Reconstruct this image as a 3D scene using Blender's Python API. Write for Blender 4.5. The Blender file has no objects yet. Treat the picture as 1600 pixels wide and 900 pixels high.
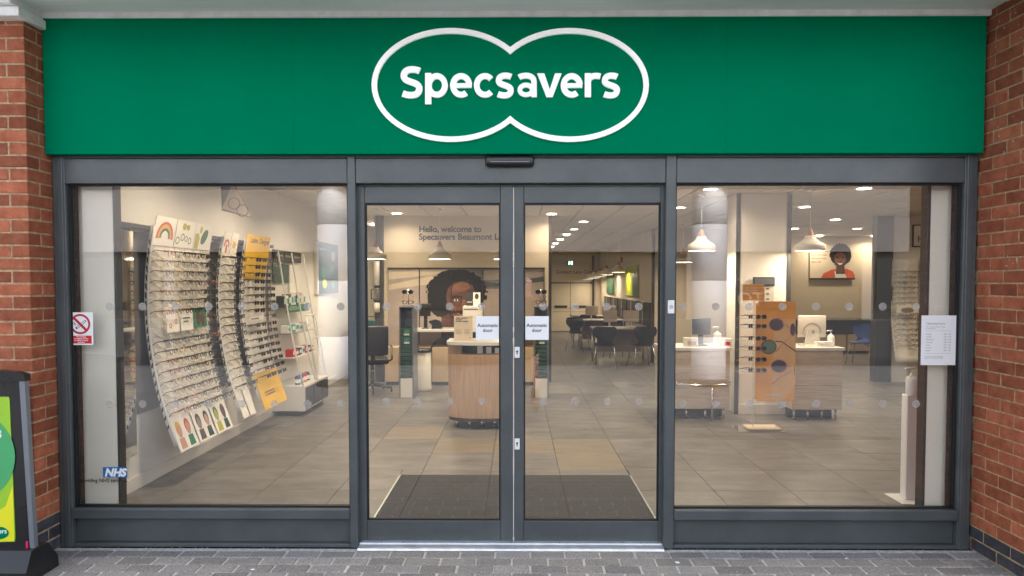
import bpy, bmesh, math, random
from mathutils import Vector, Matrix
random.seed(7)
PI = math.pi
R = math.radians
S = bpy.context.scene
COL = S.collection

# ---------------------------------------------------------------- camera
F_PX, CX, CY = 1067.0, 800.0, 450.0
CAM_H, CAM_D = 1.65, 4.2
TILT, YAW, SHIFT = R(2.07), R(0.43), 31.5
cd = bpy.data.cameras.new("camera")
cam = bpy.data.objects.new("camera", cd)
COL.objects.link(cam)
cam.location = (0, -CAM_D, CAM_H)
cam.rotation_euler = (PI/2 - TILT, 0, YAW)
cd.sensor_width = 36.0
cd.lens = F_PX / 1600.0 * 36.0
cd.shift_y = SHIFT / 1600.0
cd.clip_start, cd.clip_end = 0.02, 500
S.camera = cam

# ---------------------------------------------------------------- sky, sun, exposure
SUN_EL, SUN_AZ = R(46), R(12)         # overcast: a weak, wide sun high behind the shop
W = bpy.data.worlds.new("World"); S.world = W; W.use_nodes = True
wn, wl = W.node_tree.nodes, W.node_tree.links
sky = wn.new("ShaderNodeTexSky"); sky.sky_type = 'NISHITA'; sky.sun_disc = False
sky.sun_elevation = SUN_EL; sky.sun_rotation = SUN_AZ
sky.air_density = 1.0; sky.dust_density = 4.0; sky.ozone_density = 1.0
hs = wn.new("ShaderNodeHueSaturation"); hs.inputs["Saturation"].default_value = 0.45
wl.new(sky.outputs[0], hs.inputs["Color"])
wl.new(hs.outputs[0], wn["Background"].inputs["Color"])
wn["Background"].inputs["Strength"].default_value = 0.15
sd = bpy.data.lights.new("sun", 'SUN'); sun = bpy.data.objects.new("sun", sd); COL.objects.link(sun)
sd.energy = 1.5; sd.angle = R(14); sd.color = (1.0, 0.96, 0.9)
sun.location = (0, 0, 30)
sun.rotation_euler = (PI/2 - SUN_EL, 0, PI - SUN_AZ)   # light arrives from azimuth SUN_AZ (clockwise from +Y)
S.view_settings.view_transform = 'Standard'; S.view_settings.look = 'None'
S.view_settings.gamma = 1.0; S.view_settings.use_curve_mapping = False
S.view_settings.exposure = 2.32
S.render.engine = 'CYCLES'
S.cycles.use_denoising = True
S.cycles.max_bounces = 9; S.cycles.diffuse_bounces = 4; S.cycles.glossy_bounces = 4
S.cycles.transparent_max_bounces = 24; S.cycles.transmission_bounces = 6
S.cycles.sample_clamp_indirect = 6.0
S.cycles.caustics_reflective = False; S.cycles.caustics_refractive = False

# ---------------------------------------------------------------- pixel of the photo -> point at a known depth
_rot = cam.rotation_euler.to_matrix()
def ray(px, py):
    return _rot @ Vector(((px-CX)/F_PX, -(py-CY-SHIFT)/F_PX, -1.0))
def at(px, py, Y):
    d = ray(px, py); t = (Y + CAM_D) / d.y
    return Vector((0, -CAM_D, CAM_H)) + d*t
def atz(px, py, Z):
    d = ray(px, py); t = (Z - CAM_H) / d.z
    return Vector((0, -CAM_D, CAM_H)) + d*t
def atx(px, py, X):
    d = ray(px, py); t = X / d.x
    return Vector((0, -CAM_D, CAM_H)) + d*t
def fx(px, Y=0.0): return at(px, 443, Y).x
def fz(py, Y=0.0): return at(800, py, Y).z

# ---------------------------------------------------------------- materials
def srgb(r, g, b):
    def c(v):
        v /= 255.0
        return v/12.92 if v <= 0.04045 else ((v+0.055)/1.055)**2.4
    return (c(r), c(g), c(b))
MATS = {}
def pmat(name, col, rough=0.5, metal=0.0, var=0.0, scale=8.0, bump=0.0, bscale=60.0, obj_var=0.0,
         spec=0.5, stretch=(1, 1, 1), col2=None, emit=0.0, coat=0.0, rough_var=0.0):
    """Principled surface with noise tone, optional per-object tone and fine relief"""
    m = bpy.data.materials.new(name); m.use_nodes = True
    n, l = m.node_tree.nodes, m.node_tree.links
    b = n["Principled BSDF"]
    b.inputs["Base Color"].default_value = (*col, 1)
    b.inputs["Roughness"].default_value = rough
    b.inputs["Metallic"].default_value = metal
    b.inputs["Specular IOR Level"].default_value = spec
    if coat: b.inputs["Coat Weight"].default_value = coat; b.inputs["Coat Roughness"].default_value = 0.15
    if emit:
        b.inputs["Emission Color"].default_value = (*col, 1); b.inputs["Emission Strength"].default_value = emit
    tc = mp = None
    if var or bump or rough_var or obj_var:
        tc = n.new("ShaderNodeTexCoord"); mp = n.new("ShaderNodeMapping")
        mp.inputs["Scale"].default_value = stretch
        l.new(tc.outputs["Object"], mp.inputs["Vector"])
        vec = mp.outputs[0]
        if obj_var:
            oi = n.new("ShaderNodeObjectInfo"); ad = n.new("ShaderNodeVectorMath"); ad.operation = 'MULTIPLY_ADD'
            ad.inputs[1].default_value = (37.0, 23.0, 11.0)
            l.new(oi.outputs["Random"], ad.inputs[0]); l.new(mp.outputs[0], ad.inputs[2]); vec = ad.outputs[0]
    out = None
    if var or obj_var:
        mix = n.new("ShaderNodeMix"); mix.data_type = 'RGBA'
        c2 = col2 or tuple(min(1, c*(1+1.1*var)) for c in col)
        c1 = col if col2 else tuple(c*(1-var) for c in col)
        mix.inputs[6].default_value = (*c1, 1); mix.inputs[7].default_value = (*c2, 1)
        nz = n.new("ShaderNodeTexNoise"); nz.inputs["Scale"].default_value = scale; nz.inputs["Detail"].default_value = 6
        nz.inputs["Roughness"].default_value = 0.62
        l.new(vec, nz.inputs["Vector"])
        rp = n.new("ShaderNodeValToRGB"); rp.color_ramp.elements[0].position = 0.32; rp.color_ramp.elements[1].position = 0.7
        l.new(nz.outputs["Fac"], rp.inputs[0]); l.new(rp.outputs[0], mix.inputs[0])
        out = mix.outputs[2]
        if obj_var:
            mr = n.new("ShaderNodeMapRange"); mr.inputs[3].default_value = 1-obj_var; mr.inputs[4].default_value = 1+obj_var
            l.new(oi.outputs["Random"], mr.inputs[0])
            mm = n.new("ShaderNodeMix"); mm.data_type = 'RGBA'; mm.blend_type = 'MULTIPLY'; mm.inputs[0].default_value = 1
            l.new(out, mm.inputs[6]); l.new(mr.outputs[0], mm.inputs[7]); out = mm.outputs[2]
        l.new(out, b.inputs["Base Color"])
    if rough_var:
        nr = n.new("ShaderNodeTexNoise"); nr.inputs["Scale"].default_value = scale*0.7; nr.inputs["Detail"].default_value = 5
        l.new(vec, nr.inputs["Vector"])
        m2 = n.new("ShaderNodeMapRange"); m2.inputs[3].default_value = max(0.02, rough-rough_var); m2.inputs[4].default_value = min(1, rough+rough_var)
        l.new(nr.outputs["Fac"], m2.inputs[0]); l.new(m2.outputs[0], b.inputs["Roughness"])
    if bump:
        nb = n.new("ShaderNodeTexNoise"); nb.inputs["Scale"].default_value = bscale; nb.inputs["Detail"].default_value = 5
        bp = n.new("ShaderNodeBump"); bp.inputs["Strength"].default_value = bump; bp.inputs["Distance"].default_value = 0.01
        l.new(vec, nb.inputs["Vector"]); l.new(nb.outputs["Fac"], bp.inputs["Height"]); l.new(bp.outputs[0], b.inputs["Normal"])
    MATS[name] = m
    return m
def M(name): return MATS[name]

def emis(name, col, strength):
    m = bpy.data.materials.new(name); m.use_nodes = True
    n, l = m.node_tree.nodes, m.node_tree.links
    n.clear(); o = n.new("ShaderNodeOutputMaterial"); e = n.new("ShaderNodeEmission")
    e.inputs[0].default_value = (*col, 1); e.inputs[1].default_value = strength
    l.new(e.outputs[0], o.inputs[0]); MATS[name] = m; return m

def sheet(name, tint, refl_ior, rough=0.0, body=None, body_fac=0.0):
    """thin clear sheet: see-through, mirror reflection growing with angle, optional milky body"""
    m = bpy.data.materials.new(name); m.use_nodes = True
    n, l = m.node_tree.nodes, m.node_tree.links
    n.clear(); o = n.new("ShaderNodeOutputMaterial")
    t = n.new("ShaderNodeBsdfTransparent"); t.inputs[0].default_value = (*tint, 1)
    base = t.outputs[0]
    if body:
        d = n.new("ShaderNodeBsdfDiffuse"); d.inputs[0].default_value = (*body, 1)
        x = n.new("ShaderNodeMixShader"); x.inputs[0].default_value = body_fac
        l.new(base, x.inputs[1]); l.new(d.outputs[0], x.inputs[2]); base = x.outputs[0]
    if refl_ior:
        g = n.new("ShaderNodeBsdfGlossy"); g.inputs["Roughness"].default_value = rough; g.inputs[0].default_value = (0.95, 0.97, 1, 1)
        # Schlick reflectance, the same from both sides of the sheet
        r0 = ((refl_ior-1)/(refl_ior+1))**2
        ge = n.new("ShaderNodeNewGeometry"); dt = n.new("ShaderNodeVectorMath"); dt.operation = 'DOT_PRODUCT'
        l.new(ge.outputs["Incoming"], dt.inputs[0]); l.new(ge.outputs["Normal"], dt.inputs[1])
        ab = n.new("ShaderNodeMath"); ab.operation = 'ABSOLUTE'; l.new(dt.outputs["Value"], ab.inputs[0])
        om = n.new("ShaderNodeMath"); om.operation = 'SUBTRACT'; om.inputs[0].default_value = 1.0; om.use_clamp = True; l.new(ab.outputs[0], om.inputs[1])
        pw = n.new("ShaderNodeMath"); pw.operation = 'POWER'; pw.inputs[1].default_value = 5.0; l.new(om.outputs[0], pw.inputs[0])
        f = n.new("ShaderNodeMath"); f.operation = 'MULTIPLY_ADD'; f.inputs[1].default_value = 1-r0; f.inputs[2].default_value = r0; l.new(pw.outputs[0], f.inputs[0])
        x = n.new("ShaderNodeMixShader")
        l.new(f.outputs[0], x.inputs[0]); l.new(base, x.inputs[1]); l.new(g.outputs[0], x.inputs[2]); base = x.outputs[0]
    l.new(base, o.inputs[0]); MATS[name] = m; return m

def stripes_mat(name, c1, c2, axis_scale, rough=0.45, obj=True):
    """wood: stretched noise along one axis"""
    m = pmat(name, c1, rough=rough, var=0.3, scale=4.0, stretch=axis_scale, col2=c2, bump=0.03, bscale=8)
    return m

def grid_mat(name, col, line, size, gap, rough, off=(0, 0), var=0.12):
    """tile pattern for floors and ceilings too far off to see single pieces"""
    m = pmat(name, col, rough=rough, var=var, scale=3.0)
    n, l = m.node_tree.nodes, m.node_tree.links
    b = n["Principled BSDF"]
    src = b.inputs["Base Color"].links[0].from_socket
    tc = n.new("ShaderNodeTexCoord"); mp = n.new("ShaderNodeMapping")
    mp.inputs["Location"].default_value = (off[0], off[1], 0)
    l.new(tc.outputs["Object"], mp.inputs[0])
    br = n.new("ShaderNodeTexBrick"); br.offset = 0.0
    br.inputs["Scale"].default_value = 1.0; br.inputs["Brick Width"].default_value = size[0]; br.inputs["Row Height"].default_value = size[1]
    br.inputs["Mortar Size"].default_value = gap; br.inputs["Mortar Smooth"].default_value = 0.1
    l.new(mp.outputs[0], br.inputs["Vector"])
    mx = n.new("ShaderNodeMix"); mx.data_type = 'RGBA'; mx.inputs[7].default_value = (*line, 1)
    l.new(br.outputs["Fac"], mx.inputs[0]); l.new(src, mx.inputs[6]); l.new(mx.outputs[2], b.inputs["Base Color"])
    return m

# ---------------------------------------------------------------- mesh building
class Frame:
    """a flat working plane in space: origin, right, up, outwards"""
    def __init__(s, o, u, v, n): s.o, s.u, s.v, s.n = Vector(o), Vector(u), Vector(v), Vector(n)
    def p(s, a, b, h=0.0): return s.o + s.u*a + s.v*b + s.n*h
def front_frame(x, y, z): return Frame((x, y, z), (1, 0, 0), (0, 0, 1), (0, -1, 0))
def left_frame(x, y, z): return Frame((x, y, z), (0, 1, 0), (0, 0, 1), (1, 0, 0))

_textcache = {}
def text_mesh(s, size, bold, align, spacing=1.0, shear=0.0):
    k = (s, size, bold, align, spacing, shear)
    if k not in _textcache:
        c = bpy.data.curves.new("t", 'FONT'); c.body = s; c.size = size; c.align_x = align
        c.offset = bold; c.space_character = spacing; c.shear = shear; c.resolution_u = 4
        o = bpy.data.objects.new("t", c)
        COL.objects.link(o)
        me = bpy.data.meshes.new_from_object(o.evaluated_get(bpy.context.evaluated_depsgraph_get()))
        vs = [v.co.copy() for v in me.vertices]; fs = [tuple(p.vertices) for p in me.polygons]
        bpy.data.objects.remove(o); bpy.data.curves.remove(c); bpy.data.meshes.remove(me)
        _textcache[k] = (vs, fs)
    return _textcache[k]

class MB:
    def __init__(s): s.v = []; s.f = []; s.mi = []; s.cur = 0; s.sm = []
    def add(s, vs, fs, smooth=False):
        b = len(s.v); s.v += [Vector(v) for v in vs]
        for f in fs: s.f.append(tuple(b+i for i in f)); s.mi.append(s.cur); s.sm.append(smooth)
        return s
    def box(s, x0, x1, y0, y1, z0, z1):
        vs = [(x0, y0, z0), (x1, y0, z0), (x1, y1, z0), (x0, y1, z0), (x0, y0, z1), (x1, y0, z1), (x1, y1, z1), (x0, y1, z1)]
        return s.add(vs, [(0, 3, 2, 1), (4, 5, 6, 7), (0, 1, 5, 4), (1, 2, 6, 5), (2, 3, 7, 6), (3, 0, 4, 7)])
    def bbox(s, x0, x1, y0, y1, z0, z1, r=0.004, seg=1):
        bm = bmesh.new(); bmesh.ops.create_cube(bm, size=1)
        for v in bm.verts:
            v.co = Vector(((x0+x1)/2 + v.co.x*(x1-x0), (y0+y1)/2 + v.co.y*(y1-y0), (z0+z1)/2 + v.co.z*(z1-z0)))
        bmesh.ops.bevel(bm, geom=bm.edges[:], offset=r, segments=seg, affect='EDGES', profile=0.5)
        bm.verts.index_update()
        s.add([v.co.copy() for v in bm.verts], [tuple(v.index for v in f.verts) for f in bm.faces], seg > 1); bm.free(); return s
    def prism(s, pts, fr, h0, h1):
        """polygon (a,b) in frame extruded from height h0 to h1"""
        n = len(pts); vs = [fr.p(a, b, h0) for a, b in pts] + [fr.p(a, b, h1) for a, b in pts]
        fs = [tuple(range(n, 2*n)), tuple(range(n-1, -1, -1))] + [(i, (i+1) % n, n+(i+1) % n, n+i) for i in range(n)]
        return s.add(vs, fs)
    def ring2d(s, outer, inner, fr, h0, h1):
        n = len(outer)
        vs = [fr.p(a, b, h1) for a, b in outer] + [fr.p(a, b, h1) for a, b in inner] + [fr.p(a, b, h0) for a, b in outer] + [fr.p(a, b, h0) for a, b in inner]
        fs = []
        for i in range(n):
            j = (i+1) % n
            fs += [(i, j, n+j, n+i), (2*n+i, 2*n+j, j, i), (n+i, n+j, 3*n+j, 3*n+i)]
        return s.add(vs, fs)
    def disc(s, fr, a, b, ra, rb, h0, h1, n=20):
        return s.prism([(a+ra*math.cos(2*PI*i/n), b+rb*math.sin(2*PI*i/n)) for i in range(n)], fr, h0, h1)
    def annulus(s, fr, a, b, r0, r1, h0, h1, n=28, a0=0, a1=2*PI):
        full = abs(a1-a0-2*PI) < 1e-6
        k = n if full else n+1
        ang = [a0+(a1-a0)*i/n for i in range(k)]
        o = [(a+r1*math.cos(t), b+r1*math.sin(t)) for t in ang]; q = [(a+r0*math.cos(t), b+r0*math.sin(t)) for t in ang]
        if full: return s.ring2d(o, q, fr, h0, h1)
        return s.prism(o + q[::-1], fr, h0, h1)
    def text(s, fr, txt, a, b, size, h=0.002, ext=0.0, bold=0.0, align='LEFT', spacing=1.0, shear=0.0):
        vs, fs = text_mesh(txt, size, bold, align, spacing, shear)
        s.add([fr.p(a+v.x, b+v.y, h+ext) for v in vs], fs)
        if ext:
            cnt = {}
            for f in fs:
                for i in range(len(f)):
                    e = (f[i], f[(i+1) % len(f)]); cnt[e] = 1
            bd = [e for e in cnt if (e[1], e[0]) not in cnt]
            used = {}; nv = []; nf = []
            def ix(i, top):
                k = (i, top)
                if k not in used: used[k] = len(nv); nv.append(fr.p(a+vs[i].x, b+vs[i].y, h+ext if top else h))
                return used[k]
            for i, j in bd: nf.append((ix(j, 1), ix(i, 1), ix(i, 0), ix(j, 0)))
            s.add(nv, nf)
        return s
    def tube(s, pts, r, n=8, closed=False, caps=True, smooth=True):
        P = [Vector(p) for p in pts]; m = len(P); vs = []; fs = []
        rr = r if isinstance(r, (list, tuple)) else [r]*m
        prev = None
        for i in range(m):
            a = P[(i-1) % m] if (closed or i > 0) else P[i]; c = P[(i+1) % m] if (closed or i < m-1) else P[i]
            t = (c-a).normalized()
            ref = prev if prev is not None else (Vector((0, 0, 1)) if abs(t.z) < 0.9 else Vector((1, 0, 0)))
            x = (ref - t*ref.dot(t))
            if x.length < 1e-6: x = Vector((1, 0, 0)) - t*t.x
            x.normalize(); y = t.cross(x); prev = x
            for k in range(n):
                q = 2*PI*k/n; vs.append(P[i] + (x*math.cos(q) + y*math.sin(q))*rr[i])
        for i in range(m if closed else m-1):
            j = (i+1) % m
            for k in range(n): fs.append((i*n+k, i*n+(k+1) % n, j*n+(k+1) % n, j*n+k))
        s.add(vs, fs, smooth)
        if caps and not closed:
            b = len(s.v) - m*n
            s.f.append(tuple(b+k for k in range(n-1, -1, -1))); s.mi.append(s.cur); s.sm.append(False)
            s.f.append(tuple(b+(m-1)*n+k for k in range(n))); s.mi.append(s.cur); s.sm.append(False)
        return s
    def lathe(s, c, prof, n=24, smooth=True):
        c = Vector(c); m = len(prof); vs = []; fs = []
        for r, z in prof:
            for k in range(n):
                q = 2*PI*k/n; vs.append(c + Vector((r*math.cos(q), r*math.sin(q), z)))
        for i in range(m-1):
            for k in range(n): fs.append((i*n+k, i*n+(k+1) % n, (i+1)*n+(k+1) % n, (i+1)*n+k))
        return s.add(vs, fs, smooth)
    def mesh(s, name, mats):
        me = bpy.data.meshes.new(name)
        me.from_pydata([tuple(v) for v in s.v], [], s.f)
        for m in (mats if isinstance(mats, (list, tuple)) else [mats]): me.materials.append(M(m) if isinstance(m, str) else m)
        if any(s.mi): me.polygons.foreach_set("material_index", s.mi)
        me.polygons.foreach_set("use_smooth", s.sm)
        me.update(); return me
    def build(s, name, mats, parent=None, loc=None):
        """vertices are world coordinates; the origin goes to loc, or to the parent's world place"""
        o = bpy.data.objects.new(name, None)
        if parent is not None:
            pw = wloc(parent); s.v = [v-pw for v in s.v]
        elif loc is not None:
            s.v = [v-Vector(loc) for v in s.v]
        me = s.mesh(name, mats)
        bpy.data.objects.remove(o)
        o = bpy.data.objects.new(name, me); COL.objects.link(o)
        if parent is not None: o.parent = parent
        elif loc is not None: o.location = loc
        return o
def wloc(o):
    v = Vector(o.location); p = o.parent
    while p is not None: v = v + Vector(p.location); p = p.parent
    return v
def tag(o, label, cat, group=None):
    o["label"] = label; o["category"] = cat
    if group: o["group"] = group
    return o
def thing(name, label, cat, loc=(0, 0, 0), group=None, rz=0):
    o = bpy.data.objects.new(name, None); COL.objects.link(o); o.location = loc; o.rotation_euler = (0, 0, rz)
    o.empty_display_size = 0.05
    return tag(o, label, cat, group)
def struct(o): o["kind"] = "structure"; return o
def inst(name, me, loc, parent=None, rot=(0, 0, 0), scale=None):
    o = bpy.data.objects.new(name, me); COL.objects.link(o)
    o.location = loc if parent is None else Vector(loc) - wloc(parent)
    o.rotation_euler = rot
    if scale: o.scale = scale
    if parent is not None: o.parent = parent
    return o
def copy_tree(o, parent=None):
    c = o.copy(); COL.objects.link(c); c.parent = parent
    for ch in list(o.children): copy_tree(ch, c)
    return c
ORD = ["first", "second", "third", "fourth", "fifth", "sixth", "seventh", "eighth", "ninth", "tenth", "eleventh", "twelfth",
       "thirteenth", "fourteenth", "fifteenth", "sixteenth", "seventeenth", "eighteenth", "nineteenth", "twentieth"]

# ---------------------------------------------------------------- palette
pmat("sign_green", (0.0, 0.188, 0.088), rough=0.6, var=0.04, scale=1.5, spec=0.0)
pmat("letter_white", (0.90, 0.92, 0.91), rough=0.35, emit=0.05)   # letters lit from inside, as on most shop signs
pmat("frame_grey", (0.074, 0.085, 0.088), rough=0.34, var=0.16, scale=4, rough_var=0.13, bump=0.01, bscale=200)
pmat("gasket_black", (0.006, 0.006, 0.007), rough=0.6)
pmat("black_plastic", (0.012, 0.012, 0.014), rough=0.3, var=0.2, scale=6, rough_var=0.1)
pmat("brick_red", (0.25, 0.070, 0.036), rough=0.9, var=0.35, scale=14, bump=0.5, bscale=70, obj_var=0.28, col2=(0.40, 0.135, 0.072), spec=0.2)
pmat("brick_blue", (0.03, 0.032, 0.042), rough=0.7, var=0.3, scale=14, bump=0.4, bscale=70, obj_var=0.35, col2=(0.075, 0.075, 0.09), spec=0.4)
pmat("mortar", (0.42, 0.30, 0.185), rough=0.95, var=0.35, scale=30, bump=0.6, bscale=90, spec=0.1)
pmat("paver", (0.145, 0.140, 0.135), rough=0.9, var=0.5, scale=110, bump=0.6, bscale=120, obj_var=0.22, col2=(0.365, 0.352, 0.340), spec=0.3)
pmat("paver_joint", (0.50, 0.48, 0.455), rough=0.95, var=0.3, scale=40, bump=0.5, bscale=90)
pmat("white_soffit", (0.74, 0.77, 0.75), rough=0.45, var=0.10, scale=5, stretch=(0.4, 6, 6), col2=(0.84, 0.86, 0.85))
pmat("white_trim", (0.80, 0.80, 0.79), rough=0.4, var=0.12, scale=9)
pmat("silver", (0.62, 0.64, 0.66), rough=0.35, metal=0.6, var=0.12, scale=12, rough_var=0.1)
pmat("chrome", (0.7, 0.7, 0.7), rough=0.15, metal=1.0)
pmat("wall_cream", (0.70, 0.61, 0.475), rough=0.8, var=0.03, scale=2)
pmat("wall_white", (0.80, 0.78, 0.74), rough=0.55, var=0.03, scale=2)
pmat("panel_white", (0.74, 0.72, 0.68), rough=0.3, var=0.03, scale=2)
pmat("post_grey", (0.045, 0.048, 0.05), rough=0.4, var=0.1, scale=5)
pmat("dark_brown", (0.03, 0.017, 0.012), rough=0.5)
pmat("floor_tile", (0.118, 0.111, 0.107), rough=0.40, var=0.18, scale=4.0, stretch=(0.7, 1.7, 1), col2=(0.212, 0.202, 0.196), obj_var=0.13, rough_var=0.12)
pmat("floor_tile_warm", (0.175, 0.148, 0.115), rough=0.42, var=0.18, scale=5.0, stretch=(0.5, 3.0, 1), col2=(0.255, 0.218, 0.172), obj_var=0.05)
pmat("floor_grout", (0.06, 0.052, 0.045), rough=0.8)
grid_mat("floor_far", (0.165, 0.148, 0.132), (0.06, 0.05, 0.045), (0.6, 0.6), 0.006, 0.45, off=(-0.37, 0), var=0.15)
pmat("mat_carpet", (0.05, 0.05, 0.05), rough=1.0, var=0.5, scale=160, bump=0.8, bscale=300, col2=(0.14, 0.14, 0.138), spec=0.1)
pmat("ceiling_tile", (0.70, 0.66, 0.60), rough=0.9, var=0.05, scale=40, obj_var=0.03, bump=0.15, bscale=200)
pmat("ceiling_bar", (0.52, 0.48, 0.43), rough=0.5)
grid_mat("ceiling_far", (0.68, 0.63, 0.57), (0.42, 0.39, 0.35), (0.6, 0.6), 0.012, 0.9, off=(-0.37, 0), var=0.03)
stripes_mat("desk_wood", (0.36, 0.215, 0.12), (0.50, 0.325, 0.19), (14, 14, 0.7))
stripes_mat("desk_grey_oak", (0.40, 0.33, 0.265), (0.56, 0.475, 0.395), (0.8, 1, 11))
pmat("desk_top", (0.66, 0.64, 0.60), rough=0.35)
pmat("cupboard_beige", (0.55, 0.42, 0.28), rough=0.5, var=0.08, scale=3)
pmat("dark_green", (0.012, 0.06, 0.035), rough=0.4)
pmat("mid_green", (0.02, 0.20, 0.10), rough=0.4)
pmat("yellow_card", (0.83, 0.50, 0.035), rough=0.5, var=0.05, scale=5)
pmat("orange_card", (0.78, 0.35, 0.075), rough=0.45, var=0.05, scale=5)
pmat("card_white", (0.84, 0.82, 0.77), rough=0.6)
pmat("paper_white", (0.80, 0.81, 0.82), rough=0.6)
pmat("ink", (0.02, 0.02, 0.022), rough=0.6)
pmat("ink_grey", (0.15, 0.15, 0.15), rough=0.6)
pmat("sign_red", (0.45, 0.012, 0.03), rough=0.4)
pmat("sign_red_box", (0.62, 0.012, 0.015), rough=0.4)
pmat("nhs_blue", (0.02, 0.16, 0.44), rough=0.4)
pmat("magenta", (0.75, 0.02, 0.10), rough=0.5)
pmat("plastic_cream", (0.66, 0.63, 0.57), rough=0.35)
pmat("plastic_white", (0.78, 0.78, 0.77), rough=0.3)
pmat("mirror", (0.75, 0.78, 0.78), rough=0.04, metal=1.0)
pmat("pendant_paint", (0.74, 0.70, 0.62), rough=0.4)
pmat("pendant_wood", (0.40, 0.20, 0.10), rough=0.5, var=0.2, scale=20)
pmat("chair_black", (0.010, 0.011, 0.012), rough=0.45)
pmat("chair_blue", (0.015, 0.045, 0.22), rough=0.5)
pmat("skin_brown", (0.115, 0.042, 0.023), rough=0.6, var=0.5, scale=5)
pmat("hair_black", (0.008, 0.007, 0.009), rough=0.8, var=0.4, scale=25)
pmat("print_cream", (0.62, 0.52, 0.40), rough=0.5, var=0.12, scale=2)
pmat("print_taupe", (0.26, 0.21, 0.18), rough=0.5, var=0.2, scale=2)
pmat("print_mauve", (0.40, 0.33, 0.29), rough=0.5, var=0.2, scale=2)
pmat("print_dark", (0.045, 0.045, 0.05), rough=0.5, var=0.4, scale=3)
pmat("print_grey", (0.11, 0.11, 0.115), rough=0.6, var=0.4, scale=14)
pmat("print_orange", (0.62, 0.11, 0.03), rough=0.5, var=0.2, scale=4)
pmat("print_lime", (0.45, 0.50, 0.02), rough=0.5, var=0.3, scale=3)
pmat("print_leaf", (0.03, 0.13, 0.045), rough=0.5, var=0.4, scale=5)
pmat("lens_dark", (0.012, 0.01, 0.012), rough=0.08)
pmat("lens_print", (0.10, 0.06, 0.09), rough=0.4)
pmat("lens_print_green", (0.13, 0.20, 0.15), rough=0.4)
pmat("lens_print_pink", (0.55, 0.30, 0.24), rough=0.4)
pmat("frame_black", (0.012, 0.011, 0.011), rough=0.3)
pmat("frame_tortoise", (0.07, 0.03, 0.012), rough=0.3)
pmat("frame_rose", (0.35, 0.09, 0.07), rough=0.3)
pmat("frame_gold", (0.42, 0.27, 0.12), rough=0.3, metal=0.7)
pmat("frame_gunmetal", (0.09, 0.09, 0.10), rough=0.3, metal=0.6)
pmat("poster_lime", (0.30, 0.55, 0.03), rough=0.35)
pmat("poster_green", (0.06, 0.36, 0.13), rough=0.35)
pmat("poster_yellow", (0.75, 0.72, 0.02), rough=0.35)
pmat("rail_grey", (0.19, 0.21, 0.24), rough=0.3, metal=0.3)
pmat("render_white", (0.80, 0.80, 0.83), rough=0.5, var=0.06, scale=2)
pmat("cladding_pale", (0.22, 0.20, 0.19), rough=0.7, var=0.08, scale=1)
pmat("cladding_dark", (0.03, 0.028, 0.027), rough=0.6, var=0.15, scale=1)
pmat("shop_glass_dark", (0.03, 0.033, 0.036), rough=0.1)
pmat("teal", (0.01, 0.17, 0.17), rough=0.5)
pmat("box_red", (0.55, 0.03, 0.03), rough=0.5)
pmat("box_blue", (0.03, 0.07, 0.30), rough=0.5)
pmat("box_teal", (0.05, 0.38, 0.38), rough=0.5)
pmat("rb_red", (0.60, 0.10, 0.03), rough=0.6); pmat("rb_yellow", (0.70, 0.42, 0.05), rough=0.6); pmat("rb_green", (0.06, 0.15, 0.10), rough=0.6)
pmat("olive", (0.42, 0.40, 0.03), rough=0.6)
emis("lamp_glow", (1.0, 0.86, 0.66), 6.0)
emis("exit_glow", (0.5, 1.0, 0.7), 1.6)
sheet("glass", (0.94, 0.95, 0.945), 2.05)
sheet("glass_back", (0.995, 1.0, 0.998), None)
sheet("frost", (0.86, 0.86, 0.85), None, body=(0.66, 0.62, 0.59), body_fac=0.27)
sheet("acrylic", (0.93, 0.94, 0.94), 1.5, body=(0.8, 0.8, 0.78), body_fac=0.10)
sheet("petal", (0.97, 0.96, 0.95), None, body=(0.92, 0.89, 0.83), body_fac=0.30)
sheet("decal_film", (0.9, 0.9, 0.9), None, body=(0.02, 0.16, 0.44), body_fac=0.85)
pmat("return_cream", (0.88, 0.80, 0.67), rough=0.6, var=0.03, scale=2)
pmat("lining_grey", (0.12, 0.115, 0.11), rough=0.45, var=0.1, scale=4)
pmat("asphalt", (0.032, 0.032, 0.034), rough=0.9, var=0.3, scale=30, bump=0.3, bscale=200)
pmat("orange_pale", (0.72, 0.43, 0.20), rough=0.45, var=0.05, scale=5)
pmat("dimmed_white", (0.20, 0.20, 0.20), rough=0.6)  # white dimmed in the colour so its reflection stays faint
# ================================================================ ground outside
GX0, GX1 = -60, 60
g = MB(); g.add([(GX0, -90, -0.06), (GX1, -90, -0.06), (GX1, 0.02, -0.06), (GX0, 0.02, -0.06)], [(0, 1, 2, 3)])
ground = struct(g.build("ground", "paver_joint"))
pav = MB(); pav.add([(GX0, -90, -0.012), (GX1, -90, -0.012), (GX1, -0.86, -0.012), (GX0, -0.86, -0.012)], [(0, 1, 2, 3)])
pm = grid_mat("paving_far", (0.14, 0.137, 0.135), (0.21, 0.205, 0.20), (0.21, 0.105), 0.007, 0.9, var=0.3)
for nd in pm.node_tree.nodes:
    if nd.type == 'TEX_BRICK': nd.offset = 0.5
road_ = MB(); road_.add([(GX0, -26.5, -0.006), (GX1, -26.5, -0.006), (GX1, -9.5, -0.006), (GX0, -9.5, -0.006)], [(0, 1, 2, 3)])
struct(road_.build("added_road", "asphalt"))  # unseen dark road added to cut the ground's reflection in the glass
far_paving = struct(pav.build("paving", "paving_far"))
bed = MB(); bed.add([(-4.2, -0.88, -0.0062), (4.2, -0.88, -0.0062), (4.2, 0.0, -0.0062), (-4.2, 0.0, -0.0062)], [(0, 1, 2, 3)])
pavement = struct(bed.build("pavement", "paver_joint"))
PV = []
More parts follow.
